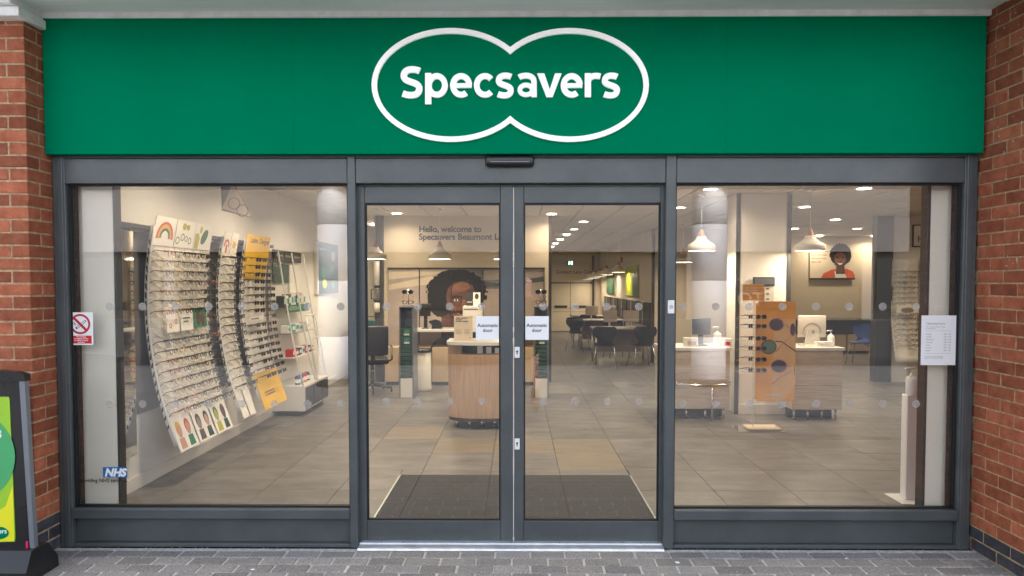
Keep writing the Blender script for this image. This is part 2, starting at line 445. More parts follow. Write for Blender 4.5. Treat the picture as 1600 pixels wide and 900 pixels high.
for k in range(4):
    m_ = MB(); m_.bbox(-0.101, 0.101, -0.048, 0.048, -0.05, 0.0, r=0.006)
    m_.v = [v + Vector((random.uniform(-.002, .002), random.uniform(-.002, .002), random.uniform(-.0015, .0015))) for v in m_.v]
    PV.append(m_.mesh("paving_block", "paver"))
PX, PY = 0.2135, 0.1045
for r in range(8):
    yy = -0.045 - 0.052 - r*PY
    for i in range(-17, 18):
        xx = i*PX + (PX/2 if r % 2 else 0) + random.uniform(-.003, .003) - 0.03
        if abs(xx) > 3.6: continue
        inst("paving_block", PV[random.randrange(4)], (xx, yy + random.uniform(-.002, .002), random.uniform(-.0012, .0012)), pavement,
             rot=(random.uniform(-.012, .012), random.uniform(-.008, .008), random.uniform(-.012, .012)))

# ================================================================ brick piers
def brick_meshes(mat):
    out = []
    for L in (0.215, 0.1025):
        vs = []
        for k in range(3):
            m_ = MB(); m_.bbox(-L/2, L/2, -0.05125, 0.05125, -0.0325, 0.0325, r=0.003)
            m_.v = [v + Vector((random.uniform(-.0016, .0016), random.uniform(-.0016, .0016), random.uniform(-.0018, .0018))) for v in m_.v]
            vs.append(m_.mesh("brick", mat))
        out.append(vs)
    return out
BR, BB = brick_meshes("brick_red"), brick_meshes("brick_blue")
XL = fx(84.0, 0.0); XR = fx(1528.0, 0.0)
YF_L, YF_R = -0.205, -0.66
ZTOP = 3.42
def put(parent, x0, x1, y0, y1, z, blue, alongy):
    L = (y1-y0) if alongy else (x1-x0)
    ms = (BB if blue else BR)[0 if L > 0.15 else 1]
    inst("brick", ms[random.randrange(3)], ((x0+x1)/2 + random.uniform(-.001, .001), (y0+y1)/2 + random.uniform(-.001, .001), z+0.0375), parent,
         rot=(0, 0, PI/2 if alongy else 0))
def pier(name, label, xs, sgn, yf, yb, ncols, nblue):
    """xs: x of the visible side face; sgn +1 when the pier lies to the right of it"""
    t = thing(name, label, "brick pier", (xs + sgn*0.16, (yf+yb)/2, 0))
    c = MB(); x0, x1 = sorted((xs + sgn*0.0035, xs + sgn*(0.225*2.5 + 0.1)))
    c.box(x0, x1, yf+0.0035, yb, 0, ZTOP); c.build("mortar_core", "mortar", t)
    for k in range(int(ZTOP/0.075)):
        z = k*0.075; blue = k < nblue
        def X(a, b): return tuple(sorted((xs + sgn*a, xs + sgn*b)))
        if k % 2 == 0:
            y = yf
            while y + 0.215 <= yb + 0.12:
                x = X(0, 0.1025); put(t, x[0], x[1], y, y+0.215, z, blue, True); y += 0.225
            for j in range(ncols):
                x = X(0.1125 + j*0.225, 0.3275 + j*0.225); put(t, x[0], x[1], yf, yf+0.1025, z, blue, False)
        else:
            for j in range(ncols):
                x = X(j*0.225, 0.215 + j*0.225); put(t, x[0], x[1], yf, yf+0.1025, z, blue, False)
            y = yf + 0.1125
            while y + 0.2 <= yb + 0.12:
                x = X(0, 0.1025); put(t, x[0], x[1], y, y+0.215, z, blue, True); y += 0.225
            if y < yb - 0.03:
                x = X(0, 0.1025); put(t, x[0], x[1], y, y+0.1025, z, blue, True)
    return t
pier("brick_pier", "red brick pier with blue brick foot behind the pavement sign", XL, -1, YF_L, 0.06, 3, 3)
pier("brick_pier", "red brick pier beside the opening hours notice, seen along its long side", XR, 1, YF_R, 0.06, 3, 2)

# ================================================================ building shell above and beside
YB = 0.30                                   # back of the front wall
sh = thing("shop_building", "plain brick shop building around the glazed shopfront", "building", (0, 0.2, 0))
b = MB(); b.box(-3.9, XL-0.02, 0.065, YB, 0, 3.42); b.box(XR+0.02, 9.0, 0.065, YB, 0, 3.42); b.build("wall", "brick_red", sh)
b = MB(); b.box(-3.9, 9.0, 0.065, YB, 3.43, 4.5); b.build("upper_wall", "brick_red", sh)
b = MB(); b.box(-3.9, 10.8, YB+0.01, 20.5, 3.05, 3.25); b.build("roof", "cladding_dark", sh)
b = MB(); b.box(XL-0.01, XR+0.01, 0.09, YB-0.01, 2.45, 3.42); b.build("lintel", "mortar", sh)

# ================================================================ soffit and white trim
ZS = fz(25, -0.06) + 0.004
sf = thing("canopy_soffit", "white boarded canopy soffit above the green fascia", "soffit", (0, -0.4, ZS))
edges = [-0.075, -0.205, -0.40, -0.58, -0.76]
for i in range(4):
    b = MB(); b.bbox(XL+0.012, XR-0.004, edges[i+1]+0.004, edges[i], ZS + (0.012 if i else 0.02), ZS+0.05 + 0.002*i, r=0.003); b.build("board", "white_soffit", sf)
b = MB(); b.bbox(XL+0.012, XR-0.004, -0.075, -0.052, ZS-0.012, ZS+0.03, r=0.004); b.build("bead", "white_trim", sf)
b = MB(); b.box(XL+0.012, XR-0.004, -0.81, -0.765, ZS-0.02, ZS+0.25); b.build("fascia_board", "white_trim", sf)
b = MB(); b.box(XL-0.6, XR+0.6, -0.81, -0.02, ZS+0.26, ZS+0.3); b.build("top_sheet", "cladding_dark", sf)
zc = at(20, 24, -0.29).z
pc = thing("pier_capping", "white boxed trim capping the brick pier on the far left", "trim", (XL-0.3, -0.18, zc))
fr = Frame((0, -0.05, 0), (1, 0, 0), (0, 0, 1), (0, -1, 0))
b = MB(); b.bbox(XL-0.7, XL+0.035, -0.29, -0.062, zc, zc+0.055, r=0.004); b.build("lower_band", "white_trim", pc)
b = MB(); b.bbox(XL-0.7, XL+0.02, -0.335, -0.063, zc+0.056, zc+0.30, r=0.006); b.build("upper_band", "white_trim", pc)

# ================================================================ fascia sign
YSG = -0.06
zt, zb = fz(27, YSG), fz(240, YSG)
xl, xr = fx(75.5, YSG), fx(1531.5, YSG)
sg = thing("fascia_sign", "wide green fascia sign with white lettering inside a twin-ellipse outline", "sign", (0, YSG, zb))
b = MB(); 
for a_, c_ in ((xl, fx(461, YSG)-0.0003), (fx(461, YSG)+0.0003, fx(1131, YSG)-0.0003), (fx(1131, YSG)+0.0003, xr)):
    b = MB(); b.bbox(a_, c_, YSG, 0.04, zb, zt, r=0.0008); b.build("green_panel", "sign_green", sg)
b = MB(); b.box(xl+0.01, xr-0.01, YSG+0.006, 0.035, zb+0.004, zt-0.004); b.build("backing_tray", "dark_green", sg)
b = MB(); b.box(xl+0.002, xr-0.002, YSG+0.004, 0.03, zt+0.001, zt+0.012); b.build("top_gap", "gasket_black", sg)
fr = front_frame(0, YSG, 0)
YL = YSG - 0.022
def sp(px, py): p = at(px, py, YL); return (p.x, p.z)
# outline of two overlapping ellipses (measured on the outer edge), constant band
cy = 132.5
def lobe(cx, rx, ry, a0, a1, n):
    return [(cx + rx*math.cos(a0+(a1-a0)*i/n), cy - ry*math.sin(a0+(a1-a0)*i/n)) for i in range(n+1)]
def outline(inset):
    rx, ry = 124.0-inset, 89.0-inset
    c1, c2 = 704.5, 890.0
    mid = (c1+c2)/2
    t = math.acos((mid-c1)/rx)
    left = lobe(c1, rx, ry, t, 2*PI-t, 48)          # from the upper notch round the left to the lower notch
    right = lobe(c2, rx, ry, PI+t, 3*PI-t, 48)
    return [sp(*p) for p in left[:-1] + right[:-1]]
b = MB(); b.ring2d(outline(0), outline(8.2), fr, 0.006, 0.022); b.build("outline", "letter_white", sg)
# hand-drawn letters: strokes of even width, in pixels of the photo
class Pen:
    def __init__(s, w): s.w = w; s.parts = []
    def stroke(s, pts, w=None, closed=False): s.parts.append((pts, w or s.w, closed))
def arc(cx, cy_, rx, ry, a0, a1, n=22):
    return [(cx + rx*math.cos(R(a0+(a1-a0)*i/n)), cy_ - ry*math.sin(R(a0+(a1-a0)*i/n))) for i in range(n+1)]
def bez(p0, p1, p2, p3, n=14):
    o = []
    for i in range(n+1):
        t = i/n; u = 1-t
        o.append((u**3*p0[0]+3*u*u*t*p1[0]+3*u*t*t*p2[0]+t**3*p3[0], u**3*p0[1]+3*u*u*t*p1[1]+3*u*t*t*p2[1]+t**3*p3[1]))
    return o
def s_curve(x0, x1, y0, y1):
    """centre line of an S between the given box"""
    cx_, w_, h_ = (x0+x1)/2, (x1-x0), (y1-y0)
    m_ = (y0+y1)/2
    p = bez((x1+0.02*w_, y0+0.055*h_), (x1-0.30*w_, y0-0.05*h_), (x0-0.02*w_, y0-0.06*h_), (x0+0.0*w_, y0+0.26*h_))
    p += bez((x0, y0+0.26*h_), (x0, y0+0.52*h_), (x1, y0+0.46*h_), (x1, y0+0.74*h_))[1:]
    p += bez((x1, y0+0.74*h_), (x1, y1+0.07*h_), (x0+0.34*w_, y1+0.05*h_), (x0-0.06*w_, y1-0.055*h_))[1:]
    return p
WS = 9.6
letters = []
def letter(ch, *strokes): letters.append((ch, strokes))
letter("S", (s_curve(630.8, 655.0, 108.6, 148), WS+0.2))
letter("p", ([(669, 114), (669, 162.5)], WS), (arc(682.5, 133.2, 12.6, 14.6, -176, 176, 30), WS*0.93))
def e_(cx_): return (arc(cx_, 133.2, 12.8, 14.6, -52, -352, 30), WS*0.93), ([(cx_-11.5, 133.4), (cx_+16.4, 133.4)], 6.8)
letter("e", *e_(720.5))
letter("c", (arc(757.8, 133.2, 13.0, 14.6, -44, -316, 28), WS*0.92))
def s_(x): return (s_curve(x+4.2, x+23.2, 118.2, 148.4), WS*0.95)
letter("s", s_(775.0))
letter("a", (bez((811, 120.5), (816, 117.2), (833.5, 115), (834.4, 127)) + [(834.6, 151.4)], WS*0.88), (arc(822.0, 140.2, 9.8, 7.6, 20, 380, 30), WS*0.72))
letter("v", "poly", [(839.5, 114.6), (850.5, 114.6), (859.0, 139.5), (867.2, 114.6), (877.5, 114.6), (863.6, 151.4), (854.0, 151.4)])
letter("e", *e_(893.5))
letter("r", ([(918.7, 114.3), (918.7, 151.4)], WS), (bez((918.7, 128), (921, 117.5), (931, 117.2), (938.2, 119.3)), WS*0.92))
letter("s", s_(941.0))
for ch, st in letters:
    b = MB()
    if st[0] == "poly":
        pv = [sp(*q) for q in st[1]]; nn = len(pv)
        b.add([fr.p(a, z, 0.023) for a, z in pv] + [fr.p(a, z, 0.006) for a, z in pv], [(0, 1, 2, 6), (2, 3, 4, 5), (2, 5, 6)] + [(i, nn+i, nn+(i+1) % nn, (i+1) % nn) for i in range(nn)])
        st = ()
    for si, (pts, w) in enumerate(st):
        L_, R_ = [], []
        for i, p in enumerate(pts):
            a = pts[max(0, i-1)]; c = pts[min(len(pts)-1, i+1)]
            dx, dy = c[0]-a[0], c[1]-a[1]; q = math.hypot(dx, dy); nx, ny = -dy/q*w/2, dx/q*w/2
            L_.append(sp(p[0]+nx, p[1]+ny)); R_.append(sp(p[0]-nx, p[1]-ny))
        h1 = 0.023 + 0.0008*si
        n = len(L_)
        vs = [fr.p(a, z, h1) for a, z in L_] + [fr.p(a, z, h1) for a, z in R_] + [fr.p(a, z, 0.006) for a, z in L_] + [fr.p(a, z, 0.006) for a, z in R_]
        fs = []
        for i in range(n-1):
            fs += [(i, i+1, n+i+1, n+i), (i, 2*n+i, 2*n+i+1, i+1), (n+i, n+i+1, 3*n+i+1, 3*n+i)]
        fs += [(0, n, 3*n, 2*n), (n-1, 3*n-1, 4*n-1, 2*n-1)]
        b.add(vs, fs)
    b.build("letter", "letter_white", sg)

# ================================================================ shopfront frame
A0, A1 = fx(85.5), fx(1524)                  # outer
G0, G1 = fx(104.5), fx(544)                  # left pane opening
D0, D1 = fx(556.5), fx(1039.5)               # door opening
H0, H1 = fx(1055.5), fx(1504.5)              # right pane opening
ZB0, ZB1 = fz(851), fz(812)                  # bottom rail top, panel top
ZSill = fz(796); ZHead = fz(286); ZTopF = zb + 0.02
sfm = thing("shopfront_frame", "dark grey metal shopfront frame with two large fixed windows", "shopfront", (0, 0.05, 0))
def piece(name, x0, x1, y0, y1, z0, z1, mat="frame_grey", par=None, r=0.0035):
    b = MB(); b.bbox(x0, x1, y0, y1, z0, z1, r=r); return b.build(name, mat, par or sfm)
piece("jamb", A0, G0, 0.0, 0.10, 0, ZTopF); piece("jamb", H1, A1, 0.0, 0.10, 0, ZTopF)
piece("jamb_stop", G0+0.012, G0+0.024, 0.062, 0.095, ZSill, ZHead, "gasket_black"); piece("jamb_stop", H1-0.024, H1-0.012, 0.062, 0.095, ZSill, ZHead, "gasket_black")
piece("jamb_cover", A0+0.03, G0-0.012, -0.006, 0.001, 0.001, ZTopF-0.003); piece("jamb_cover", H1+0.012, A1-0.03, -0.006, 0.001, 0.001, ZTopF-0.003)
piece("mullion", G1, D0, -0.004, 0.10, 0, ZTopF-0.002); piece("mullion", D1, H0, -0.004, 0.10, 0, ZTopF-0.002)
for x0, x1 in ((G0, G1), (D0, D1), (H0, H1)):
    piece("head", x0+0.001, x1-0.001, 0.002, 0.098, ZHead, fz(247))
    piece("head_cap", x0+0.001, x1-0.001, -0.001, 0.09, fz(246.6), ZTopF-0.004)
for x0, x1 in ((G0, G1), (H0, H1)):
    piece("sill", x0+0.001, x1-0.001, -0.012, 0.10, ZB1, ZSill, r=0.006)
    piece("lower_panel", x0+0.001, x1-0.001, 0.035, 0.09, ZB0, ZB1-0.001)
    piece("bottom_rail", x0+0.001, x1-0.001, 0.002, 0.098, 0.0, ZB0-0.001)
    b = MB(); gk = 0.011
    for q in ((x0+0.001, x1-0.001, ZHead-gk, ZHead-0.001), (x0+0.001, x1-0.001, ZSill+0.001, ZSill+gk)):
        b.box(q[0], q[1], 0.03, 0.06, q[2], q[3])
    for q in ((x0+0.001, x0+gk), (x1-gk, x1-0.001)): b.box(q[0], q[1], 0.03, 0.06, ZSill+gk+0.0005, ZHead-gk-0.0005)
    b.build("gasket", "gasket_black", sfm)
def pane(x0, x1, y, z0, z1, parent):
    b = MB(); t = 0.008
    b.add([(x0, y, z0), (x1, y, z0), (x1, y, z1), (x0, y, z1)], [(0, 1, 2, 3)])
    b.cur = 1
    b.add([(x0, y+t, z0), (x1, y+t, z0), (x1, y+t, z1), (x0, y+t, z1)], [(3, 2, 1, 0)])
    return b.build("glass_pane", ["glass", "glass_back"], parent)
YG = 0.045
gl = pane(G0+0.004, G1-0.004, YG, ZSill+0.002, ZHead-0.002, sfm)
gr = pane(H0+0.004, H1-0.004, YG, ZSill+0.002, ZHead-0.002, sfm)
def dots(parent, xs, y, ys=(479, 631)):
    for py in ys:
        for px in xs:
            c = at(px, py, y); f_ = front_frame(c.x, y, c.z)
            b = MB(); b.disc(f_, 0, 0, 0.0245, 0.0245, 0.0, 0.0006, 24); b.build("dot", "frost", parent)
dots(gl, [171+51.6*i for i in range(8)], YG-0.0015)
dots(gr, [1066+52.2*i for i in range(9) if 1066+52.2*i < 1435], YG-0.0015)
# door frame head inside the opening
piece("door_head", D0+0.001, D1-0.001, 0.045, 0.098, fz(291, 0.05), ZHead-0.001)

# sliding doors
YD = 0.055
def door(x0, x1, gx0, gx1, label, lockside, dotx):
    t = thing("sliding_door", label, "door", ((x0+x1)/2, YD+0.025, 0.0))
    z0, z1 = fz(846, YD), fz(290.5, YD)
    gz0, gz1 = fz(814, YD), fz(317.5, YD)
    piece("stile", x0, gx0, YD, YD+0.045, z0, z1, par=t); piece("stile", gx1, x1, YD, YD+0.045, z0, z1, par=t)
    piece("bottom_rail", gx0+0.0005, gx1-0.0005, YD+0.001, YD+0.044, z0, gz0, par=t)
    piece("top_rail", gx0+0.0005, gx1-0.0005, YD+0.001, YD+0.044, gz1, z1, par=t)
    b = MB(); gk = 0.010
    for q in ((gz1-gk, gz1-0.001), (gz0+0.001, gz0+gk)): b.box(gx0+0.001, gx1-0.001, YD+0.010, YD+0.03, q[0], q[1])
    for q in ((gx0+0.001, gx0+gk), (gx1-gk, gx1-0.001)): b.box(q[0], q[1], YD+0.010, YD+0.03, gz0+gk+0.0005, gz1-gk-0.0005)
    b.build("gasket", "gasket_black", t)
    p = pane(gx0+0.003, gx1-0.003, YD+0.02, gz0+0.002, gz1-0.002, t)
    dots(p, dotx, YD+0.0185, (479, 627))
    return t
EA, EB = fx(557.8, YD), fx(801.2, YD)
door(EA, EB, fx(570.5, YD), fx(782, YD), "grey sliding glass door leaf nearer the spectacle wall", 1, [603.5, 653, 702.5, 752.5])
dr = door(fx(803.6, YD), fx(1038.5, YD), fx(818.3, YD), fx(1032, YD), "grey sliding glass door leaf with two white locks on its edge", 0, [849, 898.5, 948.5, 998])
b = MB(); xg = fx(802.4, YD); b.box(xg-0.0028, xg+0.0028, YD+0.008, YD+0.04, fz(846, YD), fz(292, YD)); b.build("brush_seal", "white_trim", dr)
for (x0, x1, y0, y1) in ((804, 812, 542, 559), (804, 812, 685, 702)):
    p0, p1 = at(x0, y1, YD), at(x1, y0, YD)
    o = piece("lock_plate", p0.x, p1.x, YD-0.008, YD+0.001, p0.z, p1.z, "plastic_white", dr, r=0.002)
    b = MB(); f_ = front_frame((p0.x+p1.x)/2, YD-0.008, (p0.z+p1.z)/2); b.disc(f_, 0, 0.006, 0.0065, 0.0065, 0, 0.002, 14); b.box(f_.o.x-0.003, f_.o.x+0.003, YD-0.0099, YD-0.008, f_.o.z-0.012, f_.o.z); b.build("keyhole", "ink", o)
b = MB(); b.box(D0, D1, 0.05, 0.11, 0.012, fz(846, YD)-0.002); b.build("door_gap", "gasket_black", sfm)
# threshold
th = MB(); f_ = Frame((D0-0.012, 0, 0), (0, 1, 0), (0, 0, 1), (1, 0, 0))
th.prism([(-0.045, 0.0), (0.12, 0.0), (0.12, 0.026), (0.018, 0.026), (0.012, 0.018), (-0.04, 0.012)], f_, 0.016, D1-D0+0.010)
ts = thing("door_threshold", "ribbed silver metal threshold under the sliding doors", "threshold", (0, 0.03, 0.0))
th.build("sill_plate", "silver", ts)
for px in (592, 627, 798, 876, 976, 1006):
    b = MB(); c = fx(px); b.lathe((c, 0.03, 0.0262), [(0.0001, 0.0012), (0.004, 0.001), (0.0055, 0.0)], 10); b.build("screw", "post_grey", ts)
# motion sensor
p0, p1 = at(758, 260, -0.03), at(835, 243, -0.03)
b = MB(); b.bbox(p0.x, p1.x, -0.05, 0.004, p0.z, p1.z, r=0.022, seg=4)
sn = b.build("door_sensor", "black_plastic", None, ((p0.x+p1.x)/2, 0, p0.z)); tag(sn, "black rounded motion sensor above the sliding doors", "sensor")
b = MB(); b.bbox(p0.x+0.03, p1.x-0.03, -0.0515, -0.049, p0.z+0.022, p0.z+0.027, r=0.0008); b.build("seam", "rail_grey", sn)
# switch plate on the mullion
p0, p1 = at(1043, 490, -0.005), at(1053.5, 469, -0.005)
b = MB(); b.bbox(p0.x, p1.x, -0.014, -0.0045, p0.z, p1.z, r=0.003)
sw = b.build("key_switch", "plastic_white", None, ((p0.x+p1.x)/2, -0.004, p0.z)); tag(sw, "small white key switch plate on the grey post beside the doors", "switch")
b = MB(); f_ = front_frame((p0.x+p1.x)/2, -0.014, (p0.z+p1.z)/2); b.annulus(f_, 0, 0, 0.008, 0.0105, 0, 0.002, 20); b.disc(f_, 0, 0, 0.003, 0.003, 0, 0.002, 10); b.build("dial", "ink_grey", sw)

# ================================================================ notices on the glass
def notice(name, label, cat, px0, py0, px1, py1, y, mat="paper_white", th=0.0015):
    p0, p1 = at(px0, py1, y), at(px1, py0, y)
    b = MB(); b.box(p0.x, p1.x, y, y+th, p0.z, p1.z)
    o = b.build(name, mat, None, (p0.x, y, p0.z)); tag(o, label, cat)
    return o, front_frame(p0.x, y, p0.z), p1.x-p0.x, p1.z-p0.z
o, f_, w, h = notice("smoking_notice", "white notice with a red no smoking circle on the left window", "notice", 107.5, 488, 145, 539, YG-0.012)
b = MB(); c = (w*0.48, h*0.64); r1 = h*0.31
b.annulus(f_, c[0], c[1], r1*0.80, r1, 0, 0.0006, 40)
q = math.sqrt(0.5)*r1*0.86; t_ = r1*0.085
b.prism([(c[0]-q-t_, c[1]+q-t_), (c[0]-q+t_, c[1]+q+t_), (c[0]+q+t_, c[1]-q+t_), (c[0]+q-t_, c[1]-q-t_)], f_, 0, 0.0012); b.build("ban_symbol", "sign_red", o)
b = MB(); d_ = (math.cos(R(38)), math.sin(R(38)))
def cg(a, v): return (c[0] + d_[0]*a - d_[1]*v, c[1] + d_[1]*a + d_[0]*v - r1*0.1)
for v0, v1 in ((-0.11, -0.06), (0.06, 0.11)):
    b.prism([cg(-0.55*r1, v0*r1), cg(0.72*r1, v0*r1), cg(0.72*r1, v1*r1), cg(-0.55*r1, v1*r1)], f_, 0, 0.0004)
b.prism([cg(0.66*r1, -0.11*r1), cg(0.72*r1, -0.11*r1), cg(0.72*r1, 0.11*r1), cg(0.66*r1, 0.11*r1)], f_, 0, 0.0005)
b.prism([cg(-0.55*r1, -0.11*r1), cg(-0.42*r1, -0.11*r1), cg(-0.42*r1, 0.11*r1), cg(-0.55*r1, 0.11*r1)], f_, 0, 0.0005)
for k in range(2):
    xx = c[0] - r1*(0.50+0.13*k); b.annulus(f_, xx, c[1]-r1*0.02+k*r1*0.12, r1*0.07, r1*0.11, 0, 0.0004, 12)
b.build("cigarette", "ink", o)
b = MB(); b.box(f_.o.x+w*0.09, f_.o.x+w*0.93, f_.o.y-0.0006, f_.o.y, f_.o.z+h*0.045, f_.o.z+h*0.285); b.build("red_panel", "sign_red_box", o)
b = MB()
for i, tx in enumerate(("No smoking", "It is against the law", "to smoke in these", "premises")):
    b.text(f_, tx, w*0.51, h*(0.235-0.056*i), h*0.058, h=0.0012, align='CENTER', bold=0.0003)
b.build("wording", "paper_white", o)

for (x0, x1, lab, yy) in ((743.5, 780.5, "white notice reading Automatic door on the leaf nearer the spectacle wall", YD), (820, 857.5, "white notice reading Automatic door on the leaf with white locks", YD)):
    o, f_, w, h = notice("door_notice", lab, "notice", x0, 494, x1, 531, YD+0.012)
    o["group"] = "automatic door notices"
    b = MB(); b.text(f_, "Automatic", w*0.5, h*0.545, h*0.205, h=0.0006, align='CENTER', bold=0.0006); b.text(f_, "door", w*0.5, h*0.335, h*0.205, h=0.0006, align='CENTER', bold=0.0006); b.build("wording", "ink", o)

o, f_, w, h = notice("opening_hours_notice", "white printed opening hours sheet on the right window", "notice", 1438.5, 493, 1495, 570.5, YG-0.008)
b = MB(); b.text(f_, "Opening hours", w*0.14, h*0.82, h*0.062, h=0.0006); b.build("heading", "ink_grey", o)
b = MB(); b.text(f_, "We are open to help you today", w*0.13, h*0.762, h*0.030, h=0.0006); b.text(f_, "by appointment", w*0.13, h*0.728, h*0.030, h=0.0006)
b.box(f_.o.x+w*0.12, f_.o.x+w*0.86, f_.o.y-0.0004, f_.o.y, f_.o.z+h*0.690, f_.o.z+h*0.693)
b.box(f_.o.x+w*0.12, f_.o.x+w*0.86, f_.o.y-0.0004, f_.o.y, f_.o.z+h*0.235, f_.o.z+h*0.238)
for i, dn in enumerate(("Monday", "Tuesday", "Wednesday", "Thursday", "Friday", "Saturday", "Sunday")):
    b.text(f_, dn, w*0.13, h*(0.615-0.055*i), h*0.034, h=0.0006); b.text(f_, "9:00   5:30", w*0.64, h*(0.615-0.055*i), h*0.034, h=0.0006)
b.text(f_, "Times may vary on bank holidays", w*0.10, h*0.165, h*0.028, h=0.0006); b.text(f_, "please ask a member of the team", w*0.10, h*0.135, h*0.028, h=0.0006)
b.build("wording", "ink_grey", o)

p0, p1 = at(161, 746, YG-0.003), at(198.5, 730, YG-0.003)
nh = thing("window_decal", "blue health service logo decal with small dark lettering on the left window", "decal", (p0.x, YG-0.003, p0.z))
b = MB(); b.box(p0.x, p1.x, YG-0.003, YG-0.0022, p0.z, p1.z); b.build("logo_block", "decal_film", nh)
f_ = front_frame(p0.x, YG-0.003, p0.z); w, h = p1.x-p0.x, p1.z-p0.z
b = MB(); b.text(f_, "NHS", w*0.50, h*0.14, h*1.02, h=0.0006, align='CENTER', bold=0.0035, shear=0.25); b.build("logo_letters", "paper_white", nh)
b = MB(); b.text(f_, "Providing NHS services", w*1.0, -h*0.46, h*0.50, h=0.0, align='RIGHT', bold=0.0006); b.build("wording", "ink", nh)

# ================================================================ pavement sign (swing board) at the far left
YA = -0.42
ab = thing("pavement_sign", "black framed pavement sign with a green and yellow poster on a black base", "sign", (fx(-40, YA), YA, 0.0))
def aw(px, py, y=YA): return at(px, py, y)
def af(px, py, h=0.0): p = at(px, py, YA); return (p.x, p.z)
fA = front_frame(0, YA, 0)
xm0 = fx(-230, YA)
zt_, zb_ = aw(20, 580).z, aw(50, 858).z
def slant(px_top, px_bot):   # line drifting outwards towards the foot
    return af(px_top, 597)[0], af(px_bot, 858)[0]
tl, bl = slant(32, 49)
tl2, bl2 = slant(41, 56)
b = MB(); b.prism([(xm0, zb_), (bl, zb_), (tl, zt_-0.045), (tl-0.02, zt_-0.012), (tl-0.10, zt_), (xm0, zt_+0.012)], fA, -0.03, 0.0); b.build("board", "black_plastic", ab)
b = MB(); b.prism([(xm0, zt_-0.055), (tl2+0.002, zt_-0.055), (tl2, zt_-0.018), (tl-0.01, zt_-0.004), (tl-0.10, zt_+0.006), (xm0, zt_+0.02)], fA, -0.034, 0.016); b.build("top_cap", "black_plastic", ab)
b = MB(); b.prism([(bl+0.001, zb_), (bl2+0.001, zb_), (tl2, zt_-0.055), (tl+0.001, zt_-0.055)], fA, -0.02, 0.012); b.build("side_rail", "rail_grey", ab)
pt, pb = af(15.5, 620), af(25, 850)
def PP(px, py): return af(px, py)
b = MB(); b.prism([(xm0+0.1, pb[1]-0.01), PP(23.5, 846), PP(24.5, 840), PP(15.5, 624), PP(14, 620), (xm0+0.1, pt[1]+0.003)], fA, 0.0, 0.004); po = b.build("poster", "poster_lime", ab)
b = MB(); b.prism([PP(-60, 848), PP(23.2, 845), PP(21, 757), PP(10, 790), PP(-20, 812), PP(-60, 815)], fA, 0.004, 0.005); b.build("yellow_corner", "poster_yellow", po)
b = MB(); cc = PP(-48, 712); b.disc(fA, cc[0], cc[1], 0.262, 0.262, 0.004, 0.0062, 48); b.build("green_circle", "poster_green", po)
b = MB(); cc = PP(-2, 832); b.disc(fA, cc[0], cc[1], 0.062, 0.036, 0.0062, 0.0075, 32); b.build("logo_ellipse", "sign_green", po)
b = MB(); q = PP(12.5, 829.5); b.text(fA, "Specsavers", q[0], q[1]-0.011, 0.038, h=0.0085, align='RIGHT', bold=0.0008); q = PP(4.5, 683); b.text(fA, "savers", q[0], q[1], 0.085, h=0.0085, align='RIGHT', bold=0.003); b.build("lettering", "paper_white", po)
x1b = af(66, 885)[0]
b = MB()
fB = Frame((0, YA, 0), (1, 0, 0), (0, 1, 0), (0, 0, 1))
zz = zb_
b.add([(xm0, YA-0.12, 0.0), (x1b, YA-0.12, 0.0), (x1b, YA+0.14, 0.0), (xm0, YA+0.14, 0.0),
       (xm0, YA-0.12, zz*0.42), (x1b-0.005, YA-0.12, zz*0.42), (x1b-0.005, YA+0.14, zz*0.42), (xm0, YA+0.14, zz*0.42),
       (xm0, YA-0.05, zz+0.01), (bl2+0.012, YA-0.05, zz+0.01), (bl2+0.012, YA+0.08, zz+0.01), (xm0, YA+0.08, zz+0.01)],
      [(0, 1, 5, 4), (1, 2, 6, 5), (2, 3, 7, 6), (4, 5, 9, 8), (5, 6, 10, 9), (6, 7, 11, 10), (8, 9, 10, 11)])
b.build("weighted_base", "black_plastic", ab)
b = MB(); q0, q1 = af(43.5, 862), af(48.5, 845); b.box(q0[0]-0.004, q1[0]-0.012, YA-0.009, YA-0.004, q0[1], q1[1]); b.build("red_clip", "magenta", ab)

# ================================================================ small wear: paint flecks on the brick, grit along the foot of the shopfront
def fleck_mb(n, px_rng, py_rng):
    b = MB()
    for k in range(n):
        c = atx(random.uniform(*px_rng), random.uniform(*py_rng), XR); rx, rz = random.uniform(.002, .006), random.uniform(.003, .011)
        fr_ = Frame((XR-0.0035, c.y, c.z), (0, -1, 0), (0, 0, 1), (-1, 0, 0)); m_ = 7
        b.prism([(rx*random.uniform(.5, 1.1)*math.cos(2*PI*i/m_), rz*random.uniform(.5, 1.1)*math.sin(2*PI*i/m_)) for i in range(m_)], fr_, 0, 0.0015)
    return b
pier_r = [o for o in bpy.data.objects if o.name.startswith("brick_pier") and o.location.x > 0][0]
o = fleck_mb(12, (1543, 1600), (8, 60)).build("paint_flecks", "paver_joint", pier_r); o["kind"] = "stuff"
o = fleck_mb(7, (1545, 1598), (60, 240)).build("paint_flecks", "paver_joint", pier_r); o["kind"] = "stuff"
o = fleck_mb(9, (1570, 1598), (395, 430)).build("paint_flecks", "paver_joint", pier_r); o["kind"] = "stuff"
b = MB()
for k in range(420):
    x = random.uniform(-2.8, 2.8); near = random.random() < 0.6
    y = -random.uniform(0.004, 0.03) - (0.045 if -0.98 < x < 0.93 else 0) if near else -random.uniform(0.02, 0.7)
    r_ = random.uniform(.0012, .0042); z = 0.001
    vs = [(x+r_*random.uniform(.6, 1.3)*math.cos(2*PI*i/5), y+r_*random.uniform(.6, 1.3)*math.sin(2*PI*i/5), z) for i in range(5)] + [(x, y, z+r_*0.8)]
    b.add(vs, [(i, (i+1) % 5, 5) for i in range(5)])
